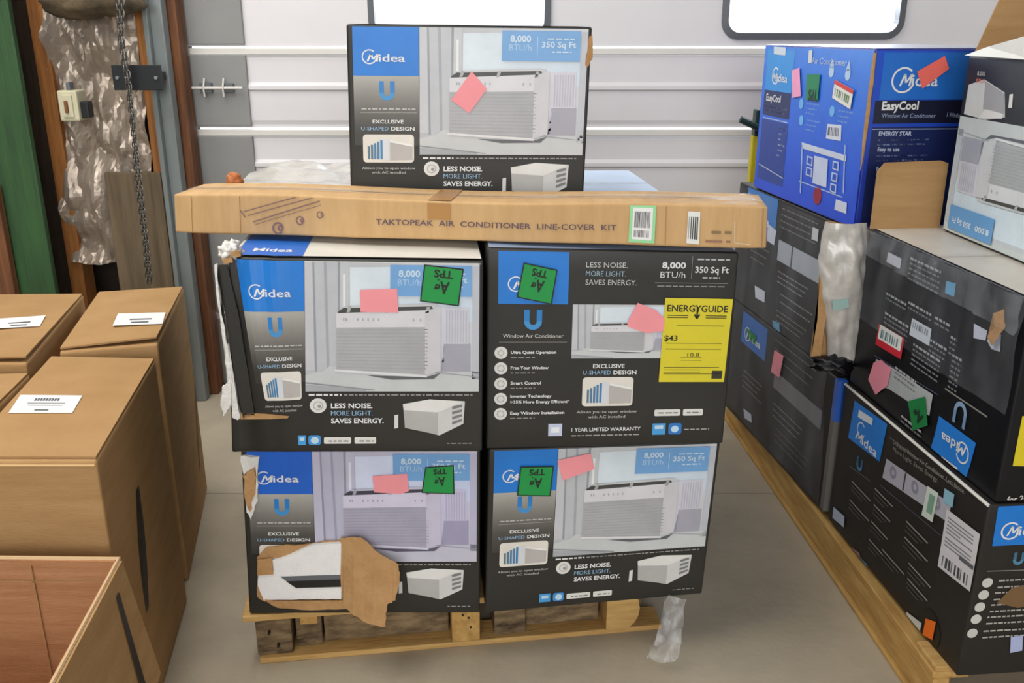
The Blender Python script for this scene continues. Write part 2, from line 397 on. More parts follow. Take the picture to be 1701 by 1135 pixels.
def scene_photo(k, u0, v0, u1, v1, tint=(0,0,0), name='product_photo'):
    """the printed photograph of a white conditioner on a window sill"""
    w, h = u1-u0, v1-v0; X = lambda a: u0+w*a; Y = lambda b: v0+h*b
    T = lambda c: tuple(min(255, max(0, c[i]+tint[i])) for i in range(3))
    P = lambda pts, c, l=2: k.poly(name, [(X(a), Y(b)) for a, b in pts], c if callable(c) else T(c), l)
    k.rect(name, u0, v0, u1, v1, lambda u, v: T(mixc((186,190,196),(206,208,214),(u-u0)/w)))
    P([(0,0),(.045,0),(.055,.83),(0,.83)], (196,198,204)); P([(.045,0),(.055,0),(.068,.84),(.055,.84)], (150,154,164))
    P([(.11,0),(.125,0),(.14,.86),(.125,.86)], (164,168,178)); P([(.19,0),(.205,0),(.2,.8),(.19,.8)], (150,154,160))
    P([(.205,0),(.255,0),(.25,.8),(.2,.8)], (196,200,206))
    P([(.26,.05),(1,.03),(1,.45),(.26,.45)], lambda u, v: T(mixc((222,232,238),(200,216,232),(u-u0)/w)), 2)
    P([(.22,.10),(.235,.10),(.235,.45),(.22,.45)], (232,234,236), 3)
    P([(.96,.03),(1,.03),(1,.9),(.96,.9)], (188,192,202), 3)
    # sill
    P([(.14,.80),(1,.84),(1,1),(0,1),(0,.87),(.1,.84)], (198,202,204), 3)
    P([(0,.945),(.35,.985),(.35,1),(0,1)], (168,172,178), 4); P([(0,.925),(.4,.985),(.4,.992),(0,.935)], (140,144,150), 5)
    P([(.7,.83),(1,.88),(1,.885),(.7,.845)], (160,164,172), 4)
    # side bellows
    P([(.68,.32),(.80,.34),(.80,.82),(.68,.88)], lambda u, v: T(mixc((214,216,226),(190,192,206),(v-v0)/h)), 4)
    P([(.80,.34),(.94,.34),(.94,.62),(.80,.62)], (206,206,218), 4)
    for i in range(8): P([(.81+.016*i,.36),(.818+.016*i,.36),(.818+.016*i,.61),(.81+.016*i,.61)], (184,184,200), 5)
    P([(.80,.62),(.95,.62),(.95,.84),(.78,.84)], (164,164,178), 4)
    # black slots on top, front fascia, grille
    P([(.19,.38),(.24,.335),(.72,.315),(.74,.36),(.19,.39)], (66,68,68), 5)
    P([(.20,.345),(.24,.335),(.72,.31),(.76,.315),(.76,.33),(.24,.35)], (198,200,204), 6)
    for a in (.25, .47, .70): P([(a,.335),(a+.02,.335),(a+.01,.38),(a-.01,.385)], (170,172,174), 7)
    P([(.18,.39),(.71,.36),(.71,.49),(.18,.50)], (214,214,220), 6)
    P([(.18,.50),(.71,.49),(.71,.855),(.18,.82)], lambda u, v: T(mixc((178,180,184),(166,168,172),(u-u0)/w)), 6)
    for i in range(12): P([(.185,.515+.026*i),(.705,.505+.028*i),(.705,.511+.028*i),(.185,.521+.026*i)], (167,169,173), 7)
    P([(.69,.36),(.78,.34),(.78,.83),(.69,.87)], (202,202,208), 7); P([(.17,.82),(.70,.865),(.70,.885),(.17,.84)], (222,222,226), 7)
    P([(.35,.87),(.69,.885),(.78,.85),(.74,.90),(.5,.905)], (96,98,104), 4)
    for a in (.22,.235,.30,.33,.36,.39,.42,.62,.66): P([(a,.425),(a+.008,.425),(a+.008,.445),(a,.445)], (170,174,182), 8)
def unit_pic(k, u0, v0, u1, v1, name='unit_picture'):
    w, h = u1-u0, v1-v0; P = lambda pts, c, l=2: k.poly(name, [(u0+w*a, v0+h*b) for a, b in pts], c, l)
    P([(.13,.12),(.62,.02),(1,.06),(.98,.62),(.64,.92),(.15,.70)], (206,206,206))
    P([(.13,.28),(.62,.34),(.62,.90),(.15,.72)], (178,178,176), 3); P([(.12,.12),(.5,.0),(1,.05),(.62,.33),(.13,.27)], (224,224,222), 3)
    for i in range(4): P([(.82,.18+.13*i),(.96,.13+.12*i),(.96,.19+.12*i),(.82,.25+.13*i)], (120,122,124), 4)
    P([(0,.40),(.055,.38),(.055,.72),(0,.74)], (216,216,216), 3)
def badges(k, u, v, du=.062):
    hh = .045
    k.rect('badge', u, v, u+.05, v+hh*1.2, (70,160,226)); k.rect('badge', u+.01, v+.012, u+.04, v+.03, (190,220,240), 2)
    k.rrect('badge', u+du, v, u+du+.05, v+hh*1.2, (64,146,216), .006); k.disc('badge', u+du+.026, v+.028, .009, (190,220,240), 2)
    for a, b, n in ((u+2*du, u+2*du+.108, 4), (u+2*du+.122, u+2*du+.208, 3)):
        k.rrect('badge', a, v+.012, b, v+hh*1.05, (222,222,218), .003); k.dashes('badge', a+.02, v+.032, b-.01, .003, (120,120,120), 3)
def front_art(k, tint=(0,0,0), blue=BRAND, wide=True, cap='8,000'):
    brand(k, .024, .005, .295, .257, blue)
    k.rect('grey_fade', .024, .257, .295, .62, lambda u, v: mixc((176,174,168), (56,54,51), (v-.257)/.30), 0)
    ulogo(k, .162, .285, .385, .064)
    k.dashes('lettering', .055, .428, .285, .003, (190,190,188)); k.line('lettering', .05, .447, .285, .447, .0012, (170,168,164))
    k.text('lettering', 'EXCLUSIVE', .165, .503, .0085, WHITE, fit=.13, align='c', bold=.02)
    k.text('lettering', 'U-SHAPED', .052, .540, .0085, LBLUE, fit=.115); k.text('lettering', 'DESIGN', .178, .540, .0085, WHITE, fit=.098, bold=.02)
    inset(k, .058, .562, .273, .712)
    k.text('lettering', 'Allows you to open window', .165, .748, .0062, (200,200,198), fit=.225, align='c'); k.text('lettering', 'with AC installed', .165, .772, .0062, (200,200,198), fit=.145, align='c')
    scene_photo(k, .297, .005, .985, .668, tint)
    k.rect('capacity_banner', .635, .022, .955, .175, (112,164,218), 8)
    k.text('capacity_banner', cap, .668, .078, .0145, (200,220,238), 9, fit=.085, bold=.03); k.text('capacity_banner', 'BTU/h', .665, .122, .0145, (170,202,232), 9, fit=.09)
    k.text('capacity_banner', '350 Sq Ft', .797, .105, .0135, (200,220,238), 9, fit=.14, bold=.02); k.line('capacity_banner', .78, .05, .78, .15, .001, (200,222,240), 9)
    k.dashes('capacity_banner', .82, .062, .93, .003, (200,222,240), 9); k.dashes('capacity_banner', .84, .128, .92, .003, (200,222,240), 9)
    k.dashes('lettering', .31, .687, .44, .0042, WHITE); k.dashes('lettering', .45, .687, .96, .0024, (170,170,170))
    k.disc('icon', .347, .745, .0185, (222,222,220)); k.disc('icon', .347, .745, .011, (170,170,170), 2, inner=.009); k.disc('icon', .352, .748, .004, (150,150,150), 3)
    k.text('lettering', 'LESS NOISE.', .398, .757, .0118, WHITE, fit=.165, bold=.03)
    k.text('lettering', 'MORE LIGHT.', .398, .797, .0118, LBLUE, fit=.165); k.text('lettering', 'SAVES ENERGY.', .398, .838, .0118, WHITE, fit=.21, bold=.03)
    unit_pic(k, .650, .71, .93, .925); badges(k, .245, .905); k.dashes('lettering', .86, .952, .96, .0024, (150,150,148))
def back_art(k, sticker=True):
    brand(k, .045, .012, .325, .262)
    ulogo(k, .186, .29, .385, .072)
    k.text('lettering', 'Window Air Conditioner', .188, .427, .009, (206,206,204), fit=.245, align='c'); k.line('lettering', .05, .450, .325, .450, .001, (150,150,148))
    for i, (a, b) in enumerate((('Ultra Quiet Operation',.185),('Free Your Window',.155),('Smart Control',.125),('Inverter Technology',.17),('Easy Window Installation',.225))):
        vv = .503+.078*i; k.disc('icon', .058, vv, .0150, (222,222,220)); k.disc('icon', .058, vv, .0085, (150,150,150), 2, inner=.0068, n=4+i*3)
        k.text('lettering', a, .098, vv-.0 + (.004 if i != 3 else -.006), .0072, WHITE, fit=b, bold=.025)
        if i == 3: k.text('lettering', '>35% More Energy Efficient*', .098, vv+.024, .0072, WHITE, fit=.245, bold=.02)
        else: k.dashes('lettering', .098, vv+.024, .20, .0022, (160,160,158))
    for i, t in enumerate(('LESS NOISE.','MORE LIGHT.','SAVES ENERGY.')):
        k.text('lettering', t, .392, .082+.042*i, .0125, (196,198,200) if i != 1 else (150,178,196), fit=(.165,.16,.205)[i])
    k.text('lettering', '8,000', .695, .080, .014, WHITE, fit=.095, bold=.03); k.text('lettering', 'BTU/h', .690, .127, .0145, (216,216,216), fit=.10)
    k.line('lettering', .815, .02, .815, .13, .001, (150,150,150)); k.dashes('lettering', .835, .035, .965, .0035, (200,200,200))
    k.text('lettering', '350 Sq Ft', .828, .100, .0145, WHITE, fit=.135, bold=.02); k.dashes('lettering', .86, .125, .93, .004, (190,190,190))
    k.line('lettering', .67, .152, .965, .152, .001, (150,150,150)); k.dashes('lettering', .68, .168, .955, .002, (160,160,160))
    scene_photo(k, .345, .262, .77, .532)
    k.text('lettering', 'EXCLUSIVE', .50, .582, .0100, WHITE, fit=.13, align='c', bold=.02)
    k.text('lettering', 'U-SHAPED', .395, .615, .0100, LBLUE, fit=.115); k.text('lettering', 'DESIGN', .520, .615, .0100, WHITE, fit=.095, bold=.02)
    inset(k, .395, .63, .605, .782)
    k.text('lettering', 'Allows you to open window', .50, .818, .0072, (200,200,198), fit=.25, align='c'); k.text('lettering', 'with AC installed', .50, .845, .0072, (200,200,198), fit=.155, align='c')
    k.text('lettering', '1 YEAR LIMITED WARRANTY', .355, .915, .0095, WHITE, fit=.29, bold=.01); k.dashes('lettering', .355, .938, .64, .0028, (170,170,170))
    k.rect('badge', .258, .872, .316, .938, (196,206,232)); k.rect('badge', .27, .89, .304, .92, (236,240,248), 2)
    for a, b in ((.70,.808),(.82,.903)): k.rrect('badge', a, .805, b, .84, (222,222,218), .003); k.dashes('badge', a+.015, .823, b-.01, .003, (120,120,120), 3)
    k.rect('badge', .695, .880, .75, .942, (70,160,226)); k.rect('badge', .705, .89, .74, .91, (190,220,240), 2)
    k.rrect('badge', .763, .88, .818, .942, (40,120,200), .006); k.disc('badge', .79, .912, .009, (190,220,240), 2); k.dashes('lettering', .83, .915, .935, .0024, (170,170,170))
def energy_label(k, px):
    """yellow guide label on the pixel quad TL TR BR BL of the face"""
    tl, tr, br, bl = k.q(px); lay = 9
    def P(a, b): return tuple((tl[i]*(1-a)+tr[i]*a)*(1-b)+(bl[i]*(1-a)+br[i]*a)*b for i in (0,1))
    nm = 'energy_label#bright yellow energy guide label'
    k.poly(nm, [P(0,0),P(1,0),P(1,1),P(0,1)], (216,202,40), lay)
    K = (30,28,16); w = (tr[0]-tl[0])
    ang = -math.atan2((tr[1]-tl[1])*k.H, w*k.W)
    def Tx(s, a, b, h, fit, bold=.0): u, v = P(a, b); k.text(nm, s, u, v, h, K, lay+1, fit=fit*w, rot=ang, bold=bold)
    Tx('ENERGYGUIDE', .04, .155, .016, .90, .02)
    def L(a, b, c, d, t=.0012): p, q = P(a, b), P(c, d); k.line(nm, p[0], p[1], q[0], q[1], t, K, lay+1)
    L(.49,.10,.49,.23,.004); L(.45,.185,.49,.235,.004); L(.53,.185,.49,.235,.004)
    for b in (.32,.53,.60,.82,.90): L(.06 if b > .5 else .2, b, .9, b)
    for b in (.20,.225): L(.05,b,.36,b,.002); L(.62,b,.93,b,.002)
    for b in (.70,.735,.85,.88): L(.3 if b < .8 else .06, b, .62, b,.001)
    Tx('$43', .03, .50, .013, .20, .02); Tx('10.8', .40, .69, .0095, .18)
    k.poly(nm, [P(.80,.86),P(.96,.86),P(.96,.96),P(.80,.96)], (50,46,30), lay+1); L(.82,.89,.94,.89,.002)
_pc = [0]
def px_label(k, part, pts, col, lay=10):
    if part in ('label','badge'): _pc[0] += 1; part = '%s@%d' % (part, _pc[0])
    k.poly(part, k.q(pts), col, lay)
def barcode(k, part, px, lay=10, col=(226,226,228), n=12, rows=((.2,.75),), bar=(50,50,54)):
    tl, tr, br, bl = k.q(px)
    def P(a, b): return tuple((tl[i]*(1-a)+tr[i]*a)*(1-b)+(bl[i]*(1-a)+br[i]*a)*b for i in (0,1))
    k.poly(part, [P(0,0),P(1,0),P(1,1),P(0,1)], col, lay)
    rnd = random.Random(n*7+int(px[0][0]))
    for b0, b1 in rows:
        for i in range(n):
            a = .1+.8*i/n; w = rnd.choice((.25,.5,.7))*.8/n
            k.poly(part, [P(a,b0),P(a+w,b0),P(a+w,b1),P(a,b1)], bar, lay+1)
    return P
def green_tag(k, px, lay=11, small=False):
    """green tag with a black border, hand lettered upside down"""
    nm = 'green_tag#green tag with black border and upside-down lettering'
    tl, tr, br, bl = k.q(px)
    def P(a, b): return tuple((tl[i]*(1-a)+tr[i]*a)*(1-b)+(bl[i]*(1-a)+br[i]*a)*b for i in (0,1))
    k.poly(nm, [P(0,0),P(1,0),P(1,1),P(0,1)], (18,24,18), lay); e = .035
    k.poly(nm, [P(e,e),P(1-e,e),P(1-e,1-e),P(e,1-e)], (12,146,66), lay+1)
    w = (tr[0]-tl[0]); ang = -math.atan2((tr[1]-tl[1])*k.H, w*k.W); hh = math.hypot((bl[0]-tl[0])*k.W, (bl[1]-tl[1])*k.H)
    for s, a, b, f, h in (('TPS', .75, .10, .48, .20), ('Ag', .70, .40, .38, .32)):
        u, v = P(a, b); k.text(nm, s, u, v, hh*h, (16,30,18), lay+2, fit=f*w, rot=ang+math.pi, bold=.03)
def sticky(k, pts, lay=10, col=(240,150,158)):
    k.poly('sticky_note#pink sticky note', k.q(pts), lambda u, v: col, lay)

def from_front(pxs, planeA, planeB, D, dv=(-.09,.996,0), zb=None):
    fr = [on_line(x, y, planeA, planeB) for x, y in pxs]; d = Vector(dv)*D
    bk = [p + d for p in fr]
    for i in (2, 3): bk[i].z = fr[3].z if zb is None else zb
    for i in (0, 1): bk[i].z = max(fr[0].z, fr[1].z)
    return fr, bk
def seams(k, part='tape', v0=.0, v1=1, uc=None):
    """the slit between two top flaps under a strip of tape, for a top face"""
    k.rect('flap_seam', 0.005, .497, .995, .503, (60,52,44), 1)
def make_top(ct, p, m='tape', seam=True):
    k = Ink(ct, 'top', p); k.line('flap_seam', .01, .5, .99, .5, .0035, (74,64,54), 1); k.flush()
    k = Ink(ct, 'top', p, mat=m); k.rect('tape', 0, .5-.025/k.H, 1, .5+.025/k.H, (200,200,200), 3); k.flush()

# ================================================================== THE SETTING
DY = 4.0
struct(put('floor', mesh([(-3.4,-6,0),(5.2,-6,0),(5.2,4.3,0),(-3.4,4.3,0)], [(0,1,2,3)]), 'floor'))
fl = bpy.data.objects['floor']
# saw-cut joints in the slab
for y in (-1.2, 2.92): box('expansion_joint', -3.4, 5.2, y-.002, y+.002, -.004, .0006, mat('joint_filler', (132,124,110), .8), None, 0).parent = fl
box('ceiling', -3.4, 5.2, -6, 4.3, 4.0, 4.1, mat('dark_ceiling_boards', (92,86,78), .9, var=.2), kind='structure')
box('wall_right', 5.2, 5.3, -6, 4.3, 0, 4.0, 'sidewall', kind='structure')
box('wall_far_left', -3.5, -3.4, -6, 4.3, 0, 4.0, 'sidewall', kind='structure')
# above the overhead door
box('wall_back', -3.4, 5.2, 4.09, 4.16, 2.62, 4.0, 'sidewall', kind='structure')
# sectional overhead door
door = empty('door_1', (1.2, DY, 0)); struct(door, 'white sectional overhead door with rounded windows')
DX0, DX1 = -1.36, 4.6
zs = [0, .35, .86, 1.17, 1.50, 2.1, 2.6]
def section(z0, z1, rib=True):
    """ribbed steel skin, profile in y and z run along x"""
    zm = (z0+z1)/2
    pr = [(0,z0),(0,z0+.012)]
    pr += [(-.006,z0+.03),(-.006,zm-.016),(-.016,zm-.008),(-.016,zm+.006),(-.002,zm+.02)] if rib else [(-.004,z0+.03)]
    pr += [(-.002,z1-.05),(.004,z1-.034)]
    return pr
for i in range(len(zs)-1):
    z0, z1 = zs[i], zs[i+1]
    if i < 4:
        pr = section(z0, z1); vs = []; fs = []
        for x in (DX0, DX1): vs += [(x-door.location.x, y, z) for y, z in pr]
        n = len(pr)
        for k in range(n-1): fs.append((k, n+k, n+k+1, k+1))
        o = put('door_section', mesh(vs, fs), 'door', door)
        if i != 3: pass
    else:
        holes = [(a-.36, a+.36, 1.54, 2.02) for a in (-.215, 1.235, 2.685, 4.1)] if i == 4 else []
        bm = bmesh.new(); es = []
        def loop(pts):
            vs = [bm.verts.new((x-door.location.x, -.003, z)) for x, z in pts]
            return [bm.edges.new((vs[j], vs[(j+1) % len(vs)])) for j in range(len(vs))]
        es += loop([(DX0,z0),(DX1,z0),(DX1,z1-.03),(DX0,z1-.03)])
        def rr(x0,x1,y0,y1,r,n=6):
            P = []
            for cx, cy, a in ((x1-r,y1-r,0),(x0+r,y1-r,90),(x0+r,y0+r,180),(x1-r,y0+r,270)):
                for j in range(n+1): t = math.radians(a+90*j/n); P.append((cx+r*math.cos(t), cy+r*math.sin(t)))
            return P
        for h in holes: es += loop(rr(*h, .06))
        bmesh.ops.triangle_fill(bm, edges=es, use_beauty=True)
        put('door_section', bm_mesh(bm), 'door', door)
        for wi, h in enumerate(holes):
            w = empty('window_%d' % (wi+1), ((h[0]+h[1])/2, DY, h[2])); struct(w)
            bm = bmesh.new(); A = rr(h[0]-.014, h[1]+.014, h[2]-.014, h[3]+.014, .072); B = rr(h[0]+.012, h[1]-.012, h[2]+.012, h[3]-.012, .05)
            L = w.location; rings = []
            for P, y in ((A, 0), (A, -.018), (B, -.022), (B, .03)): rings.append([bm.verts.new((x-L.x, y, z-L.z)) for x, z in P])
            for a, b in zip(rings, rings[1:]):
                for j in range(len(a)): bm.faces.new((a[j], a[(j+1)%len(a)], b[(j+1)%len(a)], b[j]))
            put('window_frame', bm_mesh(bm), 'rubber', w)
            put('pane', mesh([(x-L.x, .012, z-L.z) for x, z in B], [tuple(range(len(B)))]), 'glass', w)
    # lip at the top of every section
    if i < 5: box('section_lip', DX0, DX1, DY-.014, DY+.002, z1-.034, z1-.008, 'doorlip', door, .003)
# grey end plates of the sections at the left
for i in range(len(zs)-1):
    box('end_plate', DX0+.005, -1.105, DY-.024, DY-.002, zs[i]+.008, zs[i+1]-.036, 'stile', door, .002)
bm = bmesh.new(); tube_bm(bm, [(-1.345-1.2,-.05,1.335),(-1.12-1.2,-.05,1.335)], .006)
for x in (-1.28,-1.2): tube_bm(bm, [(x-1.2,-.05,1.30),(x-1.2,-.056,1.335),(x+.004-1.2,-.045,1.375)], .004)
put('hinge_rod', bm_mesh(bm), 'doorlip', door)
for z in (1.335,):
    bm = box_bm(-1.30-1.2,-1.25-1.2,-.045,-.024,z-.02,z+.02,.002); box_bm(-1.2-1.2,-1.16-1.2,-.045,-.024,z-.018,z+.018,.002,bm)
    put('hinge', bm_mesh(bm), 'rubber', door)
for z in (.64,.40,.13):
    box('hinge', -1.27, -1.15, DY-.06, DY-.024, z-.012, z+.012, 'doorlip', door, .002)
# ---- framing at the left of the door
wl = empty('wall_left', (-2.2, 3.9, 0)); struct(wl, 'timber framed wall with foil insulation left of the overhead door')
box('backing_board', -3.4, -1.36, 4.02, 4.10, 0, 2.9, 'wall', wl)
def X_at(px, py, Y): return on_y(px, py, Y).x
def beam(name, pxl, pxr, py, Y, th, m, z1=2.6, z0=0, **kw):
    return box(name, X_at(pxl,py,Y), X_at(pxr,py,Y), Y, Y+th, z0, z1, m, wl, .004, **kw)
beam('timber_stud', 271, 297, 60, 3.86, .09, 'studr', label='rust-brown timber jamb beside the door')
beam('steel_post', 238, 266, 0, 3.78, .06, 'steel', label='grey steel post')
box('steel_flange', X_at(238,0,3.78)+.0, X_at(246,0,3.78), 3.745, 3.78, 0, 2.6, 'steel', wl, .002)
beam('timber_stud', 222, 238, 20, 3.77, .09, 'stud', label='amber pine stud')
beam('timber_stud', 42, 68, 0, 3.80, .10, 'stud', label='amber pine stud')
beam('rough_timber', 8, 44, 0, 3.84, .10, 'darkwood', label='dark rough timber')
beam('green_board', -160, 12, 0, 3.55, .03, 'green', label='green painted board')
beam('timber_stud', -60, 5, 380, 3.50, .04, 'studr', z1=1.0)
# weathered plank in front of the foil
pA = on_y(172, 287, 3.74); pB = on_y(266, 290, 3.74)
box('plank', pA.x, pB.x, 3.74, 3.765, 0, pA.z, 'greywood', wl, .003)
# crumpled foil
def foil():
    nx, ny = 34, 72; z0, z1 = on_y(150,440,3.79).z, 1.72; vs = []; fs = []
    for j in range(ny+1):
        z = z0+(z1-z0)*j/ny; py = 440-(440-30)*j/ny
        xl = X_at(74+.09*max(0,py-40)+2*math.sin(j*.7), py, 3.79); xr = X_at(226+.09*max(0, py), py, 3.79)
        for i in range(nx+1):
            t = i/nx; x = xl+(xr-xl)*t; p = Vector((x*5, z*2.4, .3))
            r = abs(noise.noise(p*1.0))*.13 + abs(noise.noise(p*2.3+Vector((3,1,0))))*.06 + abs(noise.noise(p*5.5+Vector((1,7,0))))*.028
            d = 0
            zz = z + (.03*noise.noise(Vector((x*9,0,5))) if j == 0 else 0)
            vs.append(Vector((x, 3.80-.0-r*1.0-d+.05, zz)) - wl.location)
    for j in range(ny):
        for i in range(nx):
            a = j*(nx+1)+i
            if (i+j) % 2: fs += [(a, a+1, a+nx+2), (a, a+nx+2, a+nx+1)]
            else: fs += [(a, a+1, a+nx+1), (a+1, a+nx+2, a+nx+1)]
    put('foil_insulation', mesh(vs, fs), 'foil', wl, label='crumpled silver foil insulation sheet')
foil()
# sagging sack bundle on top
def blob(name, cen, rad, m, parent=None, seed=0, amp=.2, sq=1.0, sub=4, fr=1.5, **kw):
    bm = bmesh.new(); bmesh.ops.create_icosphere(bm, subdivisions=sub, radius=1)
    for v in bm.verts:
        n = v.co.normalized(); k = 1+amp*noise.noise(n*fr+Vector((seed,0,0)))+amp*.4*noise.noise(n*fr*3+Vector((seed,3,0)))
        v.co = Vector((n.x*rad[0], n.y*rad[1], n.z*rad[2]))*k + Vector(cen) - (parent.location if parent else Vector())
    return put(name, bm_mesh(bm), m, parent, smooth=True, **kw)
c = on_y(152, 6, 3.70); blob('insulation_roll', (c.x, c.y, c.z+.03), (.215,.09,.085), 'sack', wl, 3, .25, label='dusty sagging roll of sacking')

# switch box on the foil
a, b = on_y(97,150,3.66), on_y(137,201,3.66)
sw = empty('switch_box', ((a.x+b.x)/2, 3.70, b.z)); tag(sw, 'cream electrical switch box mounted over the foil insulation', 'switch')
box('housing', a.x, b.x, 3.64, 3.72, b.z, a.z, 'switch', sw, .006)
box('conduit_collar', a.x+.03, b.x-.03, 3.66, 3.70, a.z-.002, a.z+.03, 'rubber', sw, .004)
cx = (a.x+b.x)/2; cz = (a.z+b.z)/2
box('cover_plate', a.x+.018, b.x-.018, 3.632, 3.641, b.z+.016, a.z-.016, 'switch', sw, .002)
box('toggle', cx-.008, cx+.004, 3.622, 3.634, cz-.025, cz+.02, 'studr', sw, .002)
box('side_hub', b.x-.002, b.x+.028, 3.66, 3.71, b.z+.01, cz+.015, 'bracket', sw, .004)
# black bracket plate
a, b = on_y(184,108,3.62), on_y(271,150,3.62)
br = empty('wall_bracket', ((a.x+b.x)/2, 3.64, b.z)); tag(br, 'black steel bracket plate fixed across the stud, behind the hanging chain', 'bracket')
box('plate', a.x, b.x, 3.62, 3.632, b.z, a.z, 'bracket', br, .002)
box('standoff', b.x-.09, b.x-.04, 3.632, 3.78, b.z+.03, a.z-.03, 'bracket', br, .002)
for x in (a.x+.02, b.x-.02):
    bm = bmesh.new(); tube_bm(bm, [(x-br.location.x, -.02-.008, (a.z-b.z)/2),(x-br.location.x, -.018+.002, (a.z-b.z)/2)], .007, 6); put('bolt', bm_mesh(bm), 'steel', br)
# hanging chain (loop of two strands)
ch = empty('hanging_chain', (on_y(215,60,3.57).x, 3.57, .98)); tag(ch, 'galvanised pull chain hanging down past the black bracket plate', 'chain')
bm = bmesh.new(); K = 12; pts = []
for i in range(K):
    t = 2*math.pi*i/K; pts.append((.0068*math.cos(t), 0, .0145*math.sin(t)))
tube_bm(bm, pts, .0026, 5, True); lm = bm_mesh(bm)
def strand(path):
    L = 0; step = .0215; segs = []
    for p, q in zip(path, path[1:]): segs.append((Vector(p), Vector(q), (Vector(q)-Vector(p)).length))
    tot = sum(s[2] for s in segs); n = int(tot/step)
    for i in range(n):
        d = i*step; 
        for p, q, l in segs:
            if d <= l: break
            d -= l
        pos = p+(q-p)*(d/l); o = put('link', lm, 'chain', ch); o.location = pos - ch.location
        o.rotation_mode = 'QUATERNION'; o.rotation_quaternion = (q-p).to_track_quat('Z', 'Y') @ Vector((0,0,1)).rotation_difference(Vector((0,0,1)))
        if i % 2: o.rotation_quaternion = o.rotation_quaternion @ __import__('mathutils').Quaternion((0,0,1), math.pi/2)
cp_ = lambda x, y, Y=3.57: on_y(x, y, Y)
strand([cp_(207,0)+Vector((0,0,.06)), cp_(203,60), cp_(212,112), cp_(226,240), cp_(233,300), cp_(246,420), cp_(252,480)])
strand([cp_(196,0)+Vector((0,0,.06)), cp_(200,70), cp_(213,150), cp_(222,230), cp_(227,300), cp_(240,400), cp_(246,480)])

# ================================================================== CENTRE PALLET
pal = empty('pallet', (0, 0, 0)); 
PA = on_z(432, 1104, 0); PB = on_z(1100, 1046, 0)
yaw = math.atan2(PB.y-PA.y, PB.x-PA.x); PL = (PB-PA).length
pal.location = PA; pal.rotation_euler = (0, 0, yaw)
tag(pal, 'worn pine pallet under the central stack of conditioner boxes', 'pallet')
def pbox(name, x0,x1,y0,y1,z0,z1,m,bev=.003,**kw): return put(name, bm_mesh(box_bm(x0,x1,y0,y1,z0,z1,bev)), m, pal, **kw)
PD = 1.16
pbox('bottom_board', -.0, PL, -.0, .09, 0, .016, 'pine')
for y in (.54, PD-.09): pbox('bottom_board', 0, PL, y, y+.09, 0, .016, 'pineold')
for i, y in enumerate((-.012, .135, .28, .425, .57, .715, .86, 1.005)):
    if i == 0: pbox('deck_board', -.03, .60, y, y+.10, .138, .156, 'pine', label='fresh pale front deck board')
    else: pbox('deck_board', -.02, PL-.0, y, y+.10, .138, .156, 'pineold')
# stringers run front to back, with the weathered front rail between them
for x0, x1, m in ((-.005,.085,'pineold'), (.50,.575,'piney'), (.615,.70,'pineold')):
    pbox('stringer', x0, x1, .0 if m != 'pineold' else .015, PD, .016, .138, m)
pbox('stringer', .093, .16, .04, PD, .016, .138, 'pineold')
pbox('front_rail', .165, .495, .05, .075, .018, .118, 'pineold')
pbox('front_rail', .705, PL-.17, .045, .07, .018, .128, 'pineold')
pbox('notch_block', .11, .155, -.004, .03, .112, .138, 'piney')
# rounded end block at the right
bm = bmesh.new(); R = .062; P = []
for i in range(9):
    t = -math.pi/2+math.pi*i/8; P.append((PL-.115+R*.75*math.cos(t), R+.016+R*math.sin(t)))
P = [(PL-.16, .016)] + P + [(PL-.16, .016+2*R)]
A = [bm.verts.new((x, -.006, z)) for x, z in P]; B = [bm.verts.new((x, .10, z)) for x, z in P]
bm.faces.new(A); bm.faces.new(B[::-1])
for i in range(len(P)): bm.faces.new((A[i], A[(i+1)%len(P)], B[(i+1)%len(P)], B[i]))
put('end_block', bm_mesh(bm), 'pine', pal, label='round-ended pale wood block')
pbox('stringer', PL-.12, PL-.03, .10, PD, .016, .138, 'pineold')
bm = bmesh.new()
for x, z in ((.53,.10),(.55,.06),(.545,.09),(.03,.09),(.05,.05)):
    tube_bm(bm, [(x,-.002,z),(x,.012,z)], .0035, 6)
put('nail', bm_mesh(bm), 'bracket', pal, kind='stuff')

# ================================================================== CENTRAL BOXES
def carton(name, label, fr, bk, m, warp=None, group=None, category='box', **kw):
    ct = Carton(fr, bk, warp=warp, **kw); p = empty(name, ct.o); tag(p, label, category, group); ct.parent = p
    ct.body('body', m, p, N=36 if warp else 10); return ct, p
G = 'window air conditioner boxes in the central stack'
# bottom left (torn open)
fr, bk = from_front([(399,742),(798,742),(797,1009),(414,1019)], (-.6,1.985), (.5,1.99), .55)
fr[0].z = fr[1].z = bk[0].z = bk[1].z = .616; fr[2].z = fr[3].z = bk[2].z = bk[3].z = .1585
bl, blp = carton('conditioner_box', 'bottom left conditioner box of the central stack, torn open to white foam', fr, bk, 'charcoal', group=G)
k = Ink(bl, 'front', blp); front_art(k, (-4,-8,8), (30,100,206))
sticky(k, [(619,789),(676,785),(679,813),(665,818),(622,815)]); green_tag(k, [(706,774),(753,771),(754,818),(700,816)]); k.flush()
pf = lambda x, y, d=0: on_line(x, y, (-.6,1.985-d), (.5,1.99-d)) - blp.location
def slab(name, px, d, t, m, parent, fn=pf, lab=None, amp=1.5, n=5, seed=1, **kw):
    pts = [fn(x, y, d) for x, y in (jag(px, amp, n, seed) if amp else px)]
    o = put(name, slab_mesh(pts, (0,-1,0), t), m, parent, **kw)
    if lab: o['label'] = lab
    return o
slab('torn_edge', [(428,925),(445,908),(520,902),(572,895),(572,1008),(520,1010),(455,1006),(428,990)], .003, .004, 'krafttear', blp, lab='ragged brown kraft edge', seed=3)
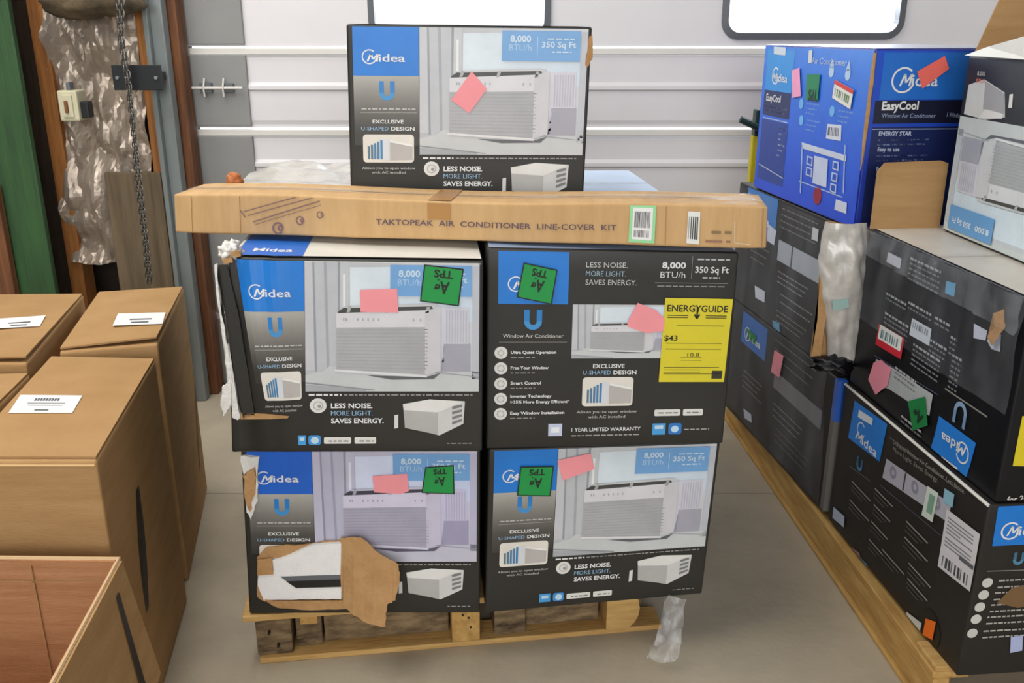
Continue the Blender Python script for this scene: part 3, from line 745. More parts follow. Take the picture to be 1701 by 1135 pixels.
slab('foam_block', [(432,930),(455,932),(520,903),(568,900),(568,992),(500,992),(440,994),(430,970)], .007, .010, 'foam', blp, lab='white foam showing through the tear', amp=.8)
slab('slot', [(466,958),(568,955),(568,975),(492,977)], .0172, .0012, 'rubber', blp, amp=.3, n=2)  # grey and black slabs laid on the foam as the slit's shade
slab('slot', [(476,966),(568,963),(568,975),(492,977)], .0186, .001, 'black', blp, amp=.3, n=2)
slab('cardboard_scrap', [(428,930),(452,928),(454,954),(428,956)], .0175, .002, 'krafttear', blp, amp=1)
slab('torn_edge', [(440,996),(500,1000),(575,996),(575,1010),(500,1012),(460,1008)], .0175, .004, 'krafttear', blp, amp=1.2, seed=5)
# peeled kraft flap hanging to the right, bent outwards
outl = jag([(566,893),(600,893),(628,918),(662,938),(664,962),(657,998),(643,1005),(640,1042),(612,1037),(570,1010),(566,950)], 1.6, 5, 9)
bm = bmesh.new(); a = []; b = []
for x, y in outl:
    bend = .012 + .00045*max(0, x-566) + .0004*max(0, y-960) + .004*math.sin(x*.13+y*.05)
    a.append(bm.verts.new(pf(x, y, bend))); b.append(bm.verts.new(pf(x, y, bend+.004)))
n = len(a); f1 = bm.faces.new(a); f2 = bm.faces.new(b[::-1])
for i in range(n): bm.faces.new((a[i], b[i], b[(i+1)%n], a[(i+1)%n]))
bmesh.ops.triangulate(bm, faces=[f1, f2]); put('torn_flap', bm_mesh(bm), 'krafttear', blp, label='brown kraft flap peeled back')
slab('torn_corner', [(401,757),(432,757),(429,800),(427,835),(418,862),(411,850),(409,800)], .002, .006, 'paper', blp, lab='torn corner showing white and brown paper', seed=12, amp=2.2)
slab('torn_corner', [(404,790),(424,775),(424,820),(415,850),(409,835)], .0085, .002, 'krafttear', blp, seed=14, amp=2.2)
# bottom right
fr, bk = from_front([(812,739),(1197,733),(1166,987),(806,1023)], (-.1,1.985), (.5,2.03), .55, zb=.158)
fr[0].z = fr[1].z = bk[0].z = bk[1].z = .616; fr[3].z = bk[3].z = .1585; bk[2].z = .1585
brc, brp = carton('conditioner_box', 'bottom right conditioner box of the central stack, overhanging the pallet', fr, bk, 'charcoal', group=G)
k = Ink(brc, 'front', brp); front_art(k)
sticky(k, [(931,764),(986,752),(993,778),(940,797)]); green_tag(k, [(868,774),(925,773),(919,823),(862,822)]); k.flush()
# second layer left, crushed left side
fr, bk = from_front([(380,428),(803,434),(801,750),(385,752)], (-.6,1.93), (.5,1.93), .56)
def wml(a, b, c): return Vector((0, -.004*math.sin(a*60+c*3)*max(0,.28-a)*3 -.012*math.exp(-((a-.12)/.10)**2)*math.sin(math.pi*min(max(c,0),1)) + .006*math.sin(a*21)*max(0,.3-a)*3, 0))
ml, mlp = carton('conditioner_box', 'second layer left conditioner box with crushed torn left side, under the long kit carton', fr, bk, 'charcoal', warp=wml, group=G)
def wart(u, v):
    if u < .30: u = u + .115*min(v/.80, 1)*(1-u/.30)**1.0 - (.0 if v > .8 else 0)
    return u, v
k = Ink(ml, 'front', mlp, warp=wart, base=.0012); front_art(k); k.rect('printed_top', .30, 0, 1, .012, (222,221,214), 10)
k.warp = None
sticky(k, [(601,479),(662,477),(664,515),(602,514)]); green_tag(k, [(706,439),(770,446),(762,505),(699,497)])
k.flush()
k = Ink(ml, 'top', mlp, base=.004); k.rect('printed_top', .0, .0, 1, 1, (222,221,214), 1); k.rect('brand_panel', .02, .55, .29, .998, (40,110,206), 2); k.text('logo', 'Midea', .08, .93, .03, WHITE, 3, fit=.16, bold=.02); k.flush()
pm = lambda x, y, d=0: on_line(x, y, (-.6,1.93-d), (.5,1.93-d)) - mlp.location
slab('torn_edge', [(359,438),(364,437),(371,520),(383,600),(402,690),(398,694),(388,690),(382,640),(374,560),(364,500)], .004, .012, 'paper', mlp, pm, 'torn white paper edge hanging loose', 2.0, 4, 21)
slab('torn_edge', [(371,640),(385,632),(386,668),(377,684),(373,688),(369,670)], .008, .012, 'paper', mlp, pm, None, 1.4, 3, 22)
slab('side_strip', [(363,440),(379,440),(397,520),(410,600),(424,690),(405,694),(388,600),(374,510)], .004, .006, 'charcoal', mlp, pm, None, .8, 3, 23)
slab('torn_edge', [(392,685),(440,687),(480,691),(478,694),(398,696)], .006, .004, 'krafttear', mlp, pm, None, .8, 3, 24)
blob('crushed_corner', on_line(384,417,(-.6,1.95),(.5,1.95)), (.022,.03,.02), 'paper', mlp, 8, .6, fr=2.5, label='crushed white corner')
for x, y, s in ((391,421,31),(377,432,32)): slab('torn_edge', [(x-8,y-3),(x+8,y-5),(x+10,y+4),(x-5,y+6)], .020, .004, 'krafttear', mlp, pm, None, 1.2, 3, s)
# second layer right
fr, bk = from_front([(809,412),(1228,420),(1201,737),(808,746)], (-.1,1.965), (.5,1.985), .56)
mr, mrp = carton('conditioner_box', 'second layer right conditioner box with yellow energy label and feature list', fr, bk, 'charcoal', group=G)
k = Ink(mr, 'front', mrp); back_art(k)
energy_label(k, [(1107,494),(1215,496),(1200,632),(1096,632)])
sticky(k, [(1062,502),(1092,514),(1106,528),(1104,548),(1076,552),(1044,540),(1048,528)])
green_tag(k, [(873,436),(930,448),(920,505),(861,493)]); k.flush()
k = Ink(mr, 'top', mrp); k.rect('printed_top', 0, 0, 1, 1, (150,170,206), 1); k.flush(); make_top(mr, mrp)
make_top(ml, mlp)
# rear row, four boxes; only their tops show
dvec = Vector((-.09,.996,0))
def shift(ct, dx, dd, D, zt=None, zb=None):
    fr = [ct.c[q].copy()+dvec*dd+Vector((dx,0,0)) for q in ((0,1,1),(1,1,1),(1,1,0),(0,1,0))]
    for i in (0, 1): fr[i].z = zt if zt else fr[i].z
    for i in (2, 3): fr[i].z = zb if zb else fr[i].z
    return fr, [p+dvec*D for p in fr]
for src, dx, zt, zb, lab, m in ((bl,-.05,.60,.157,'rear lower left conditioner box of the central stack, behind the torn one','charcoal'),
        (brc,0,.60,.157,'rear lower right conditioner box of the central stack','charcoal'),
        (ml,-.06,1.112,.602,'rear upper left conditioner box, its pale top showing left of the topmost box','whiteboard'),
        (mr,-.0,1.112,.602,'rear upper right conditioner box, its pale top showing right of the topmost box','whiteboard')):
    fr, bk = shift(src, dx, .02, .57, zt, zb); c_, p_ = carton('conditioner_box', lab, fr, bk, 'charcoal', group=G)
    if m == 'whiteboard':
        k = Ink(c_, 'top', p_); k.rect('printed_top', 0, 0, 1, 1, (190,208,230) if src is mr else (214,218,226), 1)
        k.flush(); make_top(c_, p_)
# crumpled clear film on the rear left top
def sheet(name, p00, p10, p01, p11, nx, ny, amp, m, parent=None, seed=0, fr=8, n=(0,0,1), **kw):
    n = Vector(n); vs = []; fs = []; L = parent.location if parent else Vector()
    for j in range(ny+1):
        for i in range(nx+1):
            u, v = i/nx, j/ny; p = (p00*(1-u)+p10*u)*(1-v)+(p01*(1-u)+p11*u)*v
            vs.append(p+n*(amp*(abs(noise.noise(p*fr+Vector((seed,0,0))))*1.4+.4*noise.noise(p*fr*3+Vector((0,seed,0))))) - L)
    for j in range(ny):
        for i in range(nx):
            a = j*(nx+1)+i; fs.append((a, a+1, a+nx+2, a+nx+1))
    return put(name, mesh(vs, fs), m, parent, smooth=True, **kw)
V = Vector
o = sheet('plastic_sheet', V((-.86,2.62,1.122)), V((-.25,2.62,1.122)), V((-.80,3.12,1.122)), V((-.32,3.18,1.122)), 26, 20, .03, 'bubble', None, 4, 6)
tag(o, 'crumpled cloudy plastic lying on the rear left box behind the kit carton', 'plastic sheet')
# topmost box
fr = [on_y(x, y, 2.215) for x, y in ((575,40),(984,45),(967,374),(584,374))]; fr[2].z = fr[3].z = 1.113
bk = [p + Vector((-.05,.56,0)) for p in fr]
tp, tpp = carton('conditioner_box', 'topmost conditioner box of the central stack, standing alone behind the kit carton', fr, bk, 'charcoal', group=G)
k = Ink(tp, 'front', tpp); k.warp = lambda u, v: (u, v*.95 if v < .999 else v); front_art(k); k.warp = None; sticky(k, [(785,119),(810,148),(781,188),(751,166)]); k.flush()
k = Ink(tp, 'top', tpp); k.rect('printed_top', 0, 0, 1, 1, (206,208,200), 1); k.flush(); make_top(tp, tpp)
pt = lambda x, y, d=0: on_y(x, y, 2.215-d) - tpp.location
slab('torn_edge', [(979,60),(984,58),(984,98),(976,112),(972,104),(976,85)], .002, .003, 'krafttear', tpp, pt, None, 1.2, 3, 41)
# ---- long kit carton
KA, KB = (-.783,2.10), (.545,1.93)
fr = [on_line(x, y, KA, KB) for x, y in ((288,321),(1276,345),(1273,416),(291,389))]
for i, z in ((0,1.206),(1,1.206),(2,1.116),(3,1.116)): fr[i].z = z
dk = Vector((.127,.992,0)).normalized()*.16; bk = [p + dk for p in fr]
def wk(a, b, c): return Vector((0, 0, .004*math.sin(a*9)*c*c)) + Vector((0, -.003*math.sin(a*23)*(1-b), 0))
kit, kp = carton('kit_carton', 'long narrow brown carton of air conditioner line cover lying across the stack', fr, bk, 'kraftk', warp=wk, category='carton')
k = Ink(kit, 'front', kp, base=.0016); INK = (92,72,84)
k.textpx('lettering', 'TAKTOPEAK  AIR  CONDITIONER  LINE-COVER  KIT', (622,371), (1020,382), .0125, INK, 2, bold=.012)
for p, q, t in (((405,352),(515,325),.0025),((412,358),(520,331),.0025),((420,368),(530,336),.003),((400,350),(408,360),.003),((424,372),(532,342),.0015)):
    (a0,b0),(a1,b1) = k.q([p, q]); k.line('pictogram', a0,b0,a1,b1,t,(136,106,98))
for x, y, r in ((461,378,.014),(497,366,.010),(530,357,.008)):
    (u, v), = k.q([(x, y)]); k.disc('pictogram', u, v, r, (128,98,100), 2, 14, .3, 5.6, r*.72); k.disc('pictogram', u+.004, v, r*.5, (128,98,100), 2, 10, 0, 6.28, r*.2)
for x in (322,1102,1265,400): (u, _), = k.q([(x, 370)]); k.line('score_line', u, .03, u, .97, .0012, (158,118,70))
P = barcode(k, 'barcode_label#white barcode label with green border', [(1043,341),(1086,342),(1083,402),(1040,400)], 3, (150,216,160), 1, ())
barcode(k, 'barcode_label#white barcode label with green border', [(1048,346),(1081,347),(1078,397),(1045,395)], 4, (232,232,232), 14, ((.12,.62),(.7,.92)), (70,66,78))
k.buf['barcode_label#white barcode label with green border'] = k.buf['barcode_label#white barcode label with green border']
barcode(k, 'barcode_label#narrow white barcode label', [(1139,352),(1159,353),(1157,403),(1136,401)], 3, (226,228,226), 5, ((.15,.85),), (60,60,60))
k.dashes('lettering', *[*k.q([(1168,398)])[0], k.q([(1210,400)])[0][0]], .005, (150,104,80)); k.dashes('lettering', *[*k.q([(1178,384)])[0], k.q([(1212,386)])[0][0]], .006, (130,104,64))
for p, q in (((1217,368),(1217,401)),((1217,401),(1242,404))): (a0,b0),(a1,b1) = k.q([p, q]); k.line('scuff', a0,b0,a1,b1,.002,(214,196,168))
k.flush()
k = Ink(kit, 'front', kp, mat='browntape'); (u0,_),(u1,_) = k.q([(706,340),(744,340)]); k.rect('tape#brown tape wrapped over the edge', u0, 0, u1, .47, INK, 2)
k.flush(); k = Ink(kit, 'top', kp, mat='browntape'); k.rect('tape', u0, 0, u1, 1, INK, 2); k.flush()
make_top(kit, kp)
sheet('clear_tape', *[kit.S('top', u, v, .0016)+kit.o for u, v in ((.80,1.0),(.985,1.0),(.81,.05),(.985,.05))], 14, 6, .003, 'film', kp, 5, 20)
p0 = kit.S('top', .055, .02)+kit.o; blob('brown_knob', (p0.x, p0.y+.02, p0.z+.006), (.020,.012,.018), 'orange', kp, 6, .35, label='small orange-brown knob sticking up behind')  # the small brown knob behind, attached to the kit carton as a part
# ---- film scrap hanging at the pallet's right end
sc = sheet('film_scrap', on_y(1110,984,1.99), on_y(1138,988,1.99), on_y(1074,1094,1.97), on_y(1128,1090,1.97), 14, 26, .03, 'scrapfilm', None, 2, 16, n=(0,-1,0))
tag(sc, 'crumpled clear stretch film scrap hanging off the right end of the central pallet', 'plastic film')

# ================================================================== LEFT CARTONS
def kraft_box(label, fr, bk, z0=0.0, slot=None, top_label=None, r=.006):
    ct = Carton(fr, bk, r=r); p = empty('moving_carton', ct.o); tag(p, label, 'carton', 'tall plain cartons on the left'); ct.body('body', 'kraft', p)
    return ct, p
def tall(near_r, far_r, far_l, near_l, z):
    fr = [V((*near_l, z)), V((*near_r, z)), V((*near_r, 0)), V((*near_l, 0))]; bk = [V((*far_l, z)), V((*far_r, z)), V((*far_r, 0)), V((*far_l, 0))]
    return fr, bk
def xy(px, py, z): p = on_z(px, py, z); return (p.x, p.y)
LZ = .74
def flaps(ct, p, gap=.0, lab=None, bend=.0):
    """closed top flaps with the dark slit between the box wall and the lid edge"""
    t = [ct.S('top', u, v, .002)+ct.o for u, v in ((.005,.985),(.995,.985),(.995,.01),(.005,.01))]
    t[0].z += bend*.3; t[1].z += bend
    put('top_flap', slab_mesh([q-p.location for q in t], (0,0,1), .005), 'kraft', p)
cut_rim_m = mat('lid_crease', (206,172,122), .85)
A = kraft_box('tall brown carton in front, nearest the pallet, with a black handle slot', *tall(xy(160,766,LZ), xy(258,598,LZ), xy(86,594,LZ), xy(-70,766,LZ), LZ))
B = kraft_box('tall brown carton against the steel post, lid slightly lifted and white label', *tall(xy(262,571,LZ+.01), xy(305,478,LZ+.01), xy(164,487,LZ+.01), xy(98,585,LZ+.01), LZ+.01))
Cc = kraft_box('brown carton at the far left edge with a cropped white label', *tall(xy(44,604,LZ), xy(139,490,LZ), xy(-60,492,LZ), xy(-190,604,LZ), LZ))
Dd = kraft_box('brown carton at the left edge between the near carton and the labelled far one', *tall(xy(-120,790,LZ-.02), xy(50,622,LZ-.02), xy(-150,628,LZ-.02), xy(-330,790,LZ-.02), LZ-.02))
for (ct, p), bd in ((A,0),(B,.012),(Cc,.01),(Dd,0)): flaps(ct, p, bend=bd)
bm = bmesh.new(); tube_bm(bm, [A[0].S('front', u, .008, .0)+V((0,0,-.004)) for u in (0.02,.5,.985)], .0028, 6); put('crease', bm_mesh(bm), cut_rim_m, A[1])
def top_lab(ct, p, pts, lab, z, lines):
    n = 3; P4 = [on_z(x, y, z+.0078) for x, y in pts]; TLp, TRp, BRp, BLp = P4
    put('shipping_label', mesh([q-p.location for q in P4], [(0,1,2,3)]), 'foam', p, label=lab)
    bm = bmesh.new()
    def Q(a, b): return ((TLp*(1-a)+TRp*a)*(1-b)+(BLp*(1-a)+BRp*a)*b) - p.location + V((0,0,.0006))
    for a0, a1, b0, b1 in lines: bm.faces.new([bm.verts.new(Q(a, b)) for a, b in ((a0,b0),(a1,b0),(a1,b1),(a0,b1))])
    put('lettering', bm_mesh(bm), 'rubber', p)
LN = [(.28+.045*i,.28+.045*i+.032,.2,.34) for i in range(9)] + [(.2,.8,.46,.49),(.22,.78,.58,.61),(.38,.6,.82,.89)]
top_lab(*A, [(34,656),(137,657),(120,686),(14,686)], 'white shipping label', LZ, LN)
top_lab(*B, [(196,521),(275,519),(270,538),(187,541)], 'white shipping label', LZ+.021, [(.3,.75,.5,.6),(.35,.7,.75,.85)])
top_lab(*Cc, [(-10,530),(76,524),(66,542),(-10,546)], 'white shipping label', LZ+.006, [(.3,.75,.5,.6),(.35,.7,.75,.85)])
def slot(ct, p, u0, v0, u1, v1, w, lab=None):
    pts = []
    for t in np.linspace(0, 1, 9):
        e = w*math.sin(math.pi*min(max(t,.06),.94))**.5; pts.append((u0+(u1-u0)*t-e, v0+(v1-v0)*t))
    for t in np.linspace(1, 0, 9):
        e = w*math.sin(math.pi*min(max(t,.06),.94))**.5; pts.append((u0+(u1-u0)*t+e, v0+(v1-v0)*t))
    put('handle_slot', mesh([ct.S('right', u, v, .001) for u, v in pts], [tuple(range(len(pts)))][::-1]), 'black', p, label=lab or 'dark handle slot')  # flat black shape painting the shade of the handle opening
    q = [(u+.03, v) for u, v in pts[:9]] + [(u+.045, v) for u, v in pts[:9][::-1]]
    put('slot_crease', mesh([ct.S('right', u, v, .001) for u, v in q], [tuple(range(len(q)))]), 'kraftin', p)
ctA, pA_ = A; kA = Ink(ctA, 'right', pA_); (u0,v0),(u1,v1) = kA.q([(226,812),(243,1012)]); slot(ctA, pA_, u0, v0, u1, v1, .055)
ctB, pB_ = B; kB = Ink(ctB, 'right', pB_); (u0,v0),(u1,v1) = kB.q([(322,640),(330,780)]); slot(ctB, pB_, u0, v0, u1, v1, .018)
for ct, p in (A, B, Cc):  # tape down the front and folded seam
    pass
# open carton in the foreground
RZ = .56
E = empty('open_carton', (-1.0,1.3,0)); tag(E, 'open empty brown carton in the near left corner, right flap hanging outside', 'carton')
fr_ = xy(197,930,RZ); nr = (-.715,.98); fl_ = (-1.34, fr_[1]+.01); nl = (-1.30,.95)
def wallp(name, a, b, z0, z1, m='kraftin', t=.006, **kw):
    d = V((b[0]-a[0], b[1]-a[1], 0)).normalized(); n = V((d.y, -d.x, 0))
    pts = [V((*a,z0)), V((*b,z0)), V((*b,z1)), V((*a,z1))]
    return put(name, slab_mesh([q-E.location for q in pts], n, t), m, E, **kw)
wallp('side_wall', fl_, fr_, 0, RZ); wallp('side_wall', fr_, nr, 0, RZ, 'kraftin'); wallp('side_wall', nr, nl, 0, RZ, 'kraft'); wallp('side_wall', nl, fl_, 0, RZ)
put('base', slab_mesh([V((*q,.0))-E.location for q in (fl_, fr_, nr, nl)], (0,0,1), .006), 'kraftin', E)
bm = bmesh.new(); tube_bm(bm, [V((*q, RZ+.001))-E.location for q in (fl_, fr_, nr)], .0045, 6); put('cut_rim', bm_mesh(bm), mat('cut_board_edge', (206,176,136), .9), E)
# outward right flap, with a black strip laid on it as the shaded gap
dx = .045
f0 = V((fr_[0]+.004, fr_[1]-.005, RZ)); f1 = V((nr[0]+.004, nr[1]+.01, RZ))
pts = [f0, f1, f1+V((.05,0,-.27)), f0+V((dx,-.0,-.27))]
put('flap', slab_mesh([q-E.location for q in pts], (1,0,.2), .005), 'kraft', E, label='right flap folded down outside')
FP = lambda s_, t_: (f0*(1-s_)+f1*s_)+V((.0475,0,-.27))*t_+V((.0065,0,.001))
put('slit_shade', mesh([FP(a_, b_)-E.location for a_, b_ in ((.10,.12),(.13,.12),(.20,1),(.155,1))], [(0,1,2,3)]), 'black', E, label='black strip painted as the shaded slit of the flap')
pts = [V((fr_[0]+.012, fr_[1]-.03, RZ-.05)), V((nr[0]+.012,nr[1]+.02,RZ-.05)), V((nr[0]+.03,nr[1]+.02,RZ-.34)), V((fr_[0]+.03,fr_[1]-.03,RZ-.34))]
pts = [V((fl_[0]+.02, fl_[1]+.006, RZ)), V((fr_[0]-.0, fr_[1]+.006, RZ)), V((fr_[0]-.02, fr_[1]+.03, RZ-.24)), V((fl_[0]+.02, fl_[1]+.03, RZ-.24))]
put('flap', slab_mesh([q-E.location for q in pts], (0,1,0), .005), 'kraft', E)
bm = bmesh.new(); y = fr_[1]-.0075
for z in (RZ-.045,): box_bm(fl_[0], fr_[0]-.01, y-.001, y, z-.001, z+.001, 0, bm)
box_bm(fr_[0]-.175, fr_[0]-.172, y-.001, y, .05, RZ-.01, 0, bm)
for v in bm.verts: v.co -= E.location
put('score_line', bm_mesh(bm), 'krafttear', E)

# ================================================================== RIGHT STACK
rp = empty('pallet', (1.25, 2.4, 0)); tag(rp, 'long pine pallet under the wrapped boxes on the right', 'pallet')
G0 = on_z(1210, 702, 0); G1 = V((.998, 1.80, 0)); dr = (G1-G0).normalized(); nr_ = V((-dr.y, dr.x, 0))  # to the right
if nr_.x < 0: nr_ = -nr_
def rbox(name, s0, s1, t0, t1, z0, z1, m, **kw):
    vs = []
    for z in (z0, z1):
        for s_, t_ in ((s0,t0),(s1,t0),(s1,t1),(s0,t1)): q = G0+dr*s_+nr_*t_; vs.append(V((q.x,q.y,z))-rp.location)
    me = mesh(vs, [(0,3,2,1),(4,5,6,7),(0,1,5,4),(1,2,6,5),(2,3,7,6),(3,0,4,7)])
    bm = bmesh.new(); bm.from_mesh(me); bmesh.ops.bevel(bm, geom=list(bm.edges), offset=.003, segments=1, affect='EDGES'); 
    return put(name, bm_mesh(bm), m, rp, **kw)
LR = (G1-G0).length
rbox('edge_beam', -.05, LR, 0, .04, .015, .108, 'piney', label='yellowish outer beam')
rbox('edge_board', -.05, LR, -.004, .085, .108, .127, 'piney')
rbox('bottom_board', -.05, LR, -.01, .09, 0, .015, 'piney')
rbox('edge_beam', -.05, LR, .52, .56, .015, .108, 'piney'); rbox('edge_beam', -.05, LR, 1.0, 1.04, .015, .108, 'piney')
for i in range(12):
    s_ = -.05+i*(LR+.05-.1)/11; rbox('deck_board', s_, s_+.10, .087 if i < 11 else .0, 1.04, .109 if i < 11 else .1275, .127 if i < 11 else .142, 'pine')
FA, FB = (.862,3.28), (.96,2.54); FL = (.842,3.42)          # left faces of the far column
NA, NB = (.968,2.49), (1.03,1.765)        # and of the near one
def side_box(Aq, Bq, z0, z1, W, lab, m, lean=0, warp=None, push=0, name='conditioner_box', group='wrapped conditioner boxes on the right pallet', cut=0):
    d = V((Bq[0]-Aq[0], Bq[1]-Aq[1], 0)).normalized(); n = V((-d.y, d.x, 0)); n = n if n.x > 0 else -n
    A_ = V((*Aq,0))+n*push; B_ = V((*Bq,0))+n*push
    fr = [V((B_.x,B_.y,z1)), V((B_.x,B_.y,z1))+n*W, V((B_.x,B_.y,z0))+n*W, V((B_.x,B_.y,z0))]
    bk = [V((A_.x,A_.y,z1)), V((A_.x,A_.y,z1))+n*W, V((A_.x,A_.y,z0))+n*W, V((A_.x,A_.y,z0))]
    return carton(name, lab, fr, bk, m, warp=warp, group=group)
Z0 = .143
def spec_rows(k, cells, col=(150,150,150), name='lettering'):
    for (x0, y0, x1, y1, n) in cells:
        a = k.q([(x0, y0)])[0]; b = k.q([(x1, y1)])[0]
        du = b[0]-a[0]; dv = b[1]-a[1]
        for i in range(n):
            v = a[1]+dv*i/max(n-1,1); k.dashes(name, a[0], v, a[0]+du*(1-.25*(i % 2)), .0045, col, 2, seed=i)
def uvrows(k, u0, v0, u1, v1, n, col=(150,150,150), h=.004):
    for i in range(n): k.dashes('lettering', u0, v0+(v1-v0)*i/max(n-1,1), u1-.02*(i%3), h, col, 2, seed=i)
# far lower
fl1, p1 = side_box(FL, FB, Z0, .585, .50, 'lower far box of the right pallet, dark, with green tagged blue panel', 'browncoal', push=.003)
k = Ink(fl1, 'left', p1)
brand(k, .16, .03, .42, .30, (26,104,190)); k.text('green_tag#green hand lettered tag', 'TPS', .22, .22, .03, (20,130,50), 5, fit=.10, bold=.08)
px_label(k, 'sticky_note#pink sticky note', [(1290,582),(1305,592),(1298,628),(1284,618)], (226,140,150))
k.rect('grey_strip', .52, .30, .93, .44, (110,108,112), 2); uvrows(k, .50, .06, .85, .20, 3, (110,110,108)); uvrows(k, .22, .52, .42, .66, 4, (120,118,116)); uvrows(k, .54, .56, .80, .66, 3, (130,128,126)); uvrows(k, .58, .74, .88, .84, 3, (96,90,84))
for x, y in ((1243,690),(1311,808)): px_label(k, 'label', [(x-6,y-12),(x+7,y-2),(x+8,y+12),(x-4,y+4)], (200,204,220), 4)
px_label(k, 'badge', [(1255,738),(1265,744),(1266,758),(1257,752)], (60,140,190), 4)
k.flush()
# far upper: front corner torn away to plastic
fu, p2 = side_box(FL, FB, .588, 1.028, .50, 'upper far box of the right pallet, near corner torn open to cloudy plastic', 'browncoal', push=.005)
k = Ink(fu, 'left', p2)
brand(k, .10, -.0, .40, .33, (40,120,200)); k.rect('photo_strip', .44, .30, .86, .46, (170,176,186), 2); k.rect('photo_strip', .56, .30, .57, .46, (60,60,60), 3)
px_label(k, 'label', [(1278,372),(1292,384),(1288,408),(1276,400)], (200,204,220), 4)
uvrows(k, .44, .06, .74, .20, 4, (120,118,116)); uvrows(k, .46, .54, .72, .62, 3, (150,150,148)); uvrows(k, .50, .70, .78, .76, 2, (150,150,148)); uvrows(k, .48, .84, .74, .92, 3, (120,118,116)); uvrows(k, .18, .44, .36, .56, 3, (120,120,118))
px_label(k, 'label', [(1256,474),(1273,484),(1272,502),(1257,494)], (216,220,232), 4); px_label(k, 'badge', [(1285,531),(1297,536),(1297,554),(1286,550)], (90,150,190), 4)
px_label(k, 'label', [(1352,378),(1362,382),(1360,402),(1350,398)], (206,206,210), 4)
k.flush()
# torn kraft rim and plastic bag bulging out
def rimpts(): return [(1372,366),(1400,372),(1442,382),(1440,420),(1436,470),(1432,520),(1420,575),(1408,610),(1376,602),(1350,592),(1352,560),(1364,490),(1366,420)]
pc = lambda x, y, d=0: on_line(x, y, (FA[0]-d, FA[1]), (FB[0]-d, FB[1])) - p2.location
rim = [on_y(x, y, 2.515) - p2.location for x, y in jag([(1372,368),(1440,378),(1444,430),(1434,520),(1420,585),(1400,604),(1352,596),(1362,500),(1368,420)], 3, 5, 50)]
put('torn_edge', slab_mesh(rim, (0,-1,0), .01), 'krafttear', p2, label='ragged brown edge around the tear')
bg = empty('plastic_bag', on_y(1395, 600, 2.50)); tag(bg, 'cloudy plastic bundle bulging out of the torn corner between the dark boxes', 'plastic bag')
def bagmesh():
    nx, ny = 22, 44; vs = []; fs = []
    for j in range(ny+1):
        t = j/ny; py = 368+t*235; xl = 1374-10*math.sin(t*5)-8*t; xr = 1442-22*t**2
        for i in range(nx+1):
            a = math.pi*i/nx; x = (xl+xr)/2-(xr-xl)/2*math.cos(a); p = on_y(x, py, 2.50)
            dep = .045*math.sin(a)*(.55+.45*math.sin(math.pi*min(1,t*1.05+.02))) + .020*abs(noise.noise(V((x*.035,py*.018,1)))) + .006*noise.noise(V((x*.10,py*.05,7)))
            vs.append(p + V((-.006,-dep,0)) - bg.location)
    for j in range(ny):
        for i in range(nx): a = j*(nx+1)+i; fs.append((a, a+1, a+nx+2, a+nx+1))
    return mesh(vs, fs)
put('bag', bagmesh(), 'bubble', bg, smooth=True)
q = [on_y(x, y, 2.452)-bg.location for x, y in ((1382,500),(1408,496),(1410,510),(1384,517))]; put('label', slab_mesh(q, (0,-1,0), .002), mat('teal_label', (150,182,178), .5), bg, label='faded teal label')
blob('tape_wad', on_y(1385,605,2.46), (.055,.04,.02), 'blackboard', bg, 11, 1.0, sub=3, fr=3)
slab('torn_edge', [(1362,440),(1372,400),(1376,440),(1372,520),(1362,590),(1346,592),(1356,530)], 0, .008, 'krafttear', p2, lambda x, y, d=0: on_y(x, y, 2.49) - p2.location, None, 1.5, 3, 61)
# blue box
def wblue(a, b, c): return V((-.006*math.sin(b*7)*c, 0, -.012*(1-c)*math.sin(b*4)))
bb, pb = side_box(FA, FB, 1.032, 1.515, .50, 'bright blue conditioner box on top of the far column of the right pallet', 'navy')
k = Ink(bb, 'left', pb, mat='print'); BL_=(20,84,196)
k.rect('panel', .0, .0, 1, 1, lambda u, v: mixc((44,128,232),(30,76,214), v), 1)
k.rect('brand_panel', .04, .03, .33, .30, (40,146,226), 2); k.rect('panel', .04, .30, .33, .47, (26,40,96), 2); k.rect('panel', .04, .50, .33, .92, (28,62,150), 2)
k.disc('logo', .15, .20, .028, WHITE, 3, 16, .8, 6.0, .023); midea(k, .12, .235, .026, .16, 0, WHITE, 4)
px_label(k, 'label', [(1288,78),(1308,80),(1307,93),(1288,91)], (206,216,226), 4)
k.text('lettering', 'EasyCool', .07, .37, .022, WHITE, 4, fit=.16, bold=.02); uvrows(k, .06, .41, .30, .44, 2, (120,140,180))
k.line('lettering', .05, .49, .32, .49, .003, (190,200,220), 3); uvrows(k, .24, .54, .31, .72, 6, (170,186,220), .005); k.line('lettering', .05, .82, .33, .86, .003, (190,200,220), 3)
k.text('lettering', 'Air Conditioner', .50, .10, .018, (190,206,226), 3, fit=.30)
px_label(k, 'shipping_label#white label', [(1346,85),(1352,84),(1351,105),(1345,106)], (210,216,220), 4)
for x, y in ((1383,120),(1410,125)):
    (u, v), = k.q([(x, y)]); k.disc('icon', u, v, .016, (180,206,240), 3); k.poly('icon', [(u, v-.08),(u+.02,v-.02),(u-.02,v-.02)], (180,206,240), 3)
for i, (x, y) in enumerate(((1333,173),(1384,185),(1333,200))):
    (u, v), = k.q([(x, y)]); k.disc('icon', u, v, .016, (110,180,240), 3); uvrows(k, u+.05, v-.01, u+.17, v+.05, 3, (110,150,220))
barcode(k, 'barcode_label#small white barcode label', [(1377,206),(1400,208),(1399,234),(1374,230)], 4, (210,216,232), 8)
for p, q in (((1335,240),(1405,262)),): pass
px_label(k, 'window_diagram', [(1334,236),(1408,258),(1408,268),(1334,246)], (206,214,234), 4)
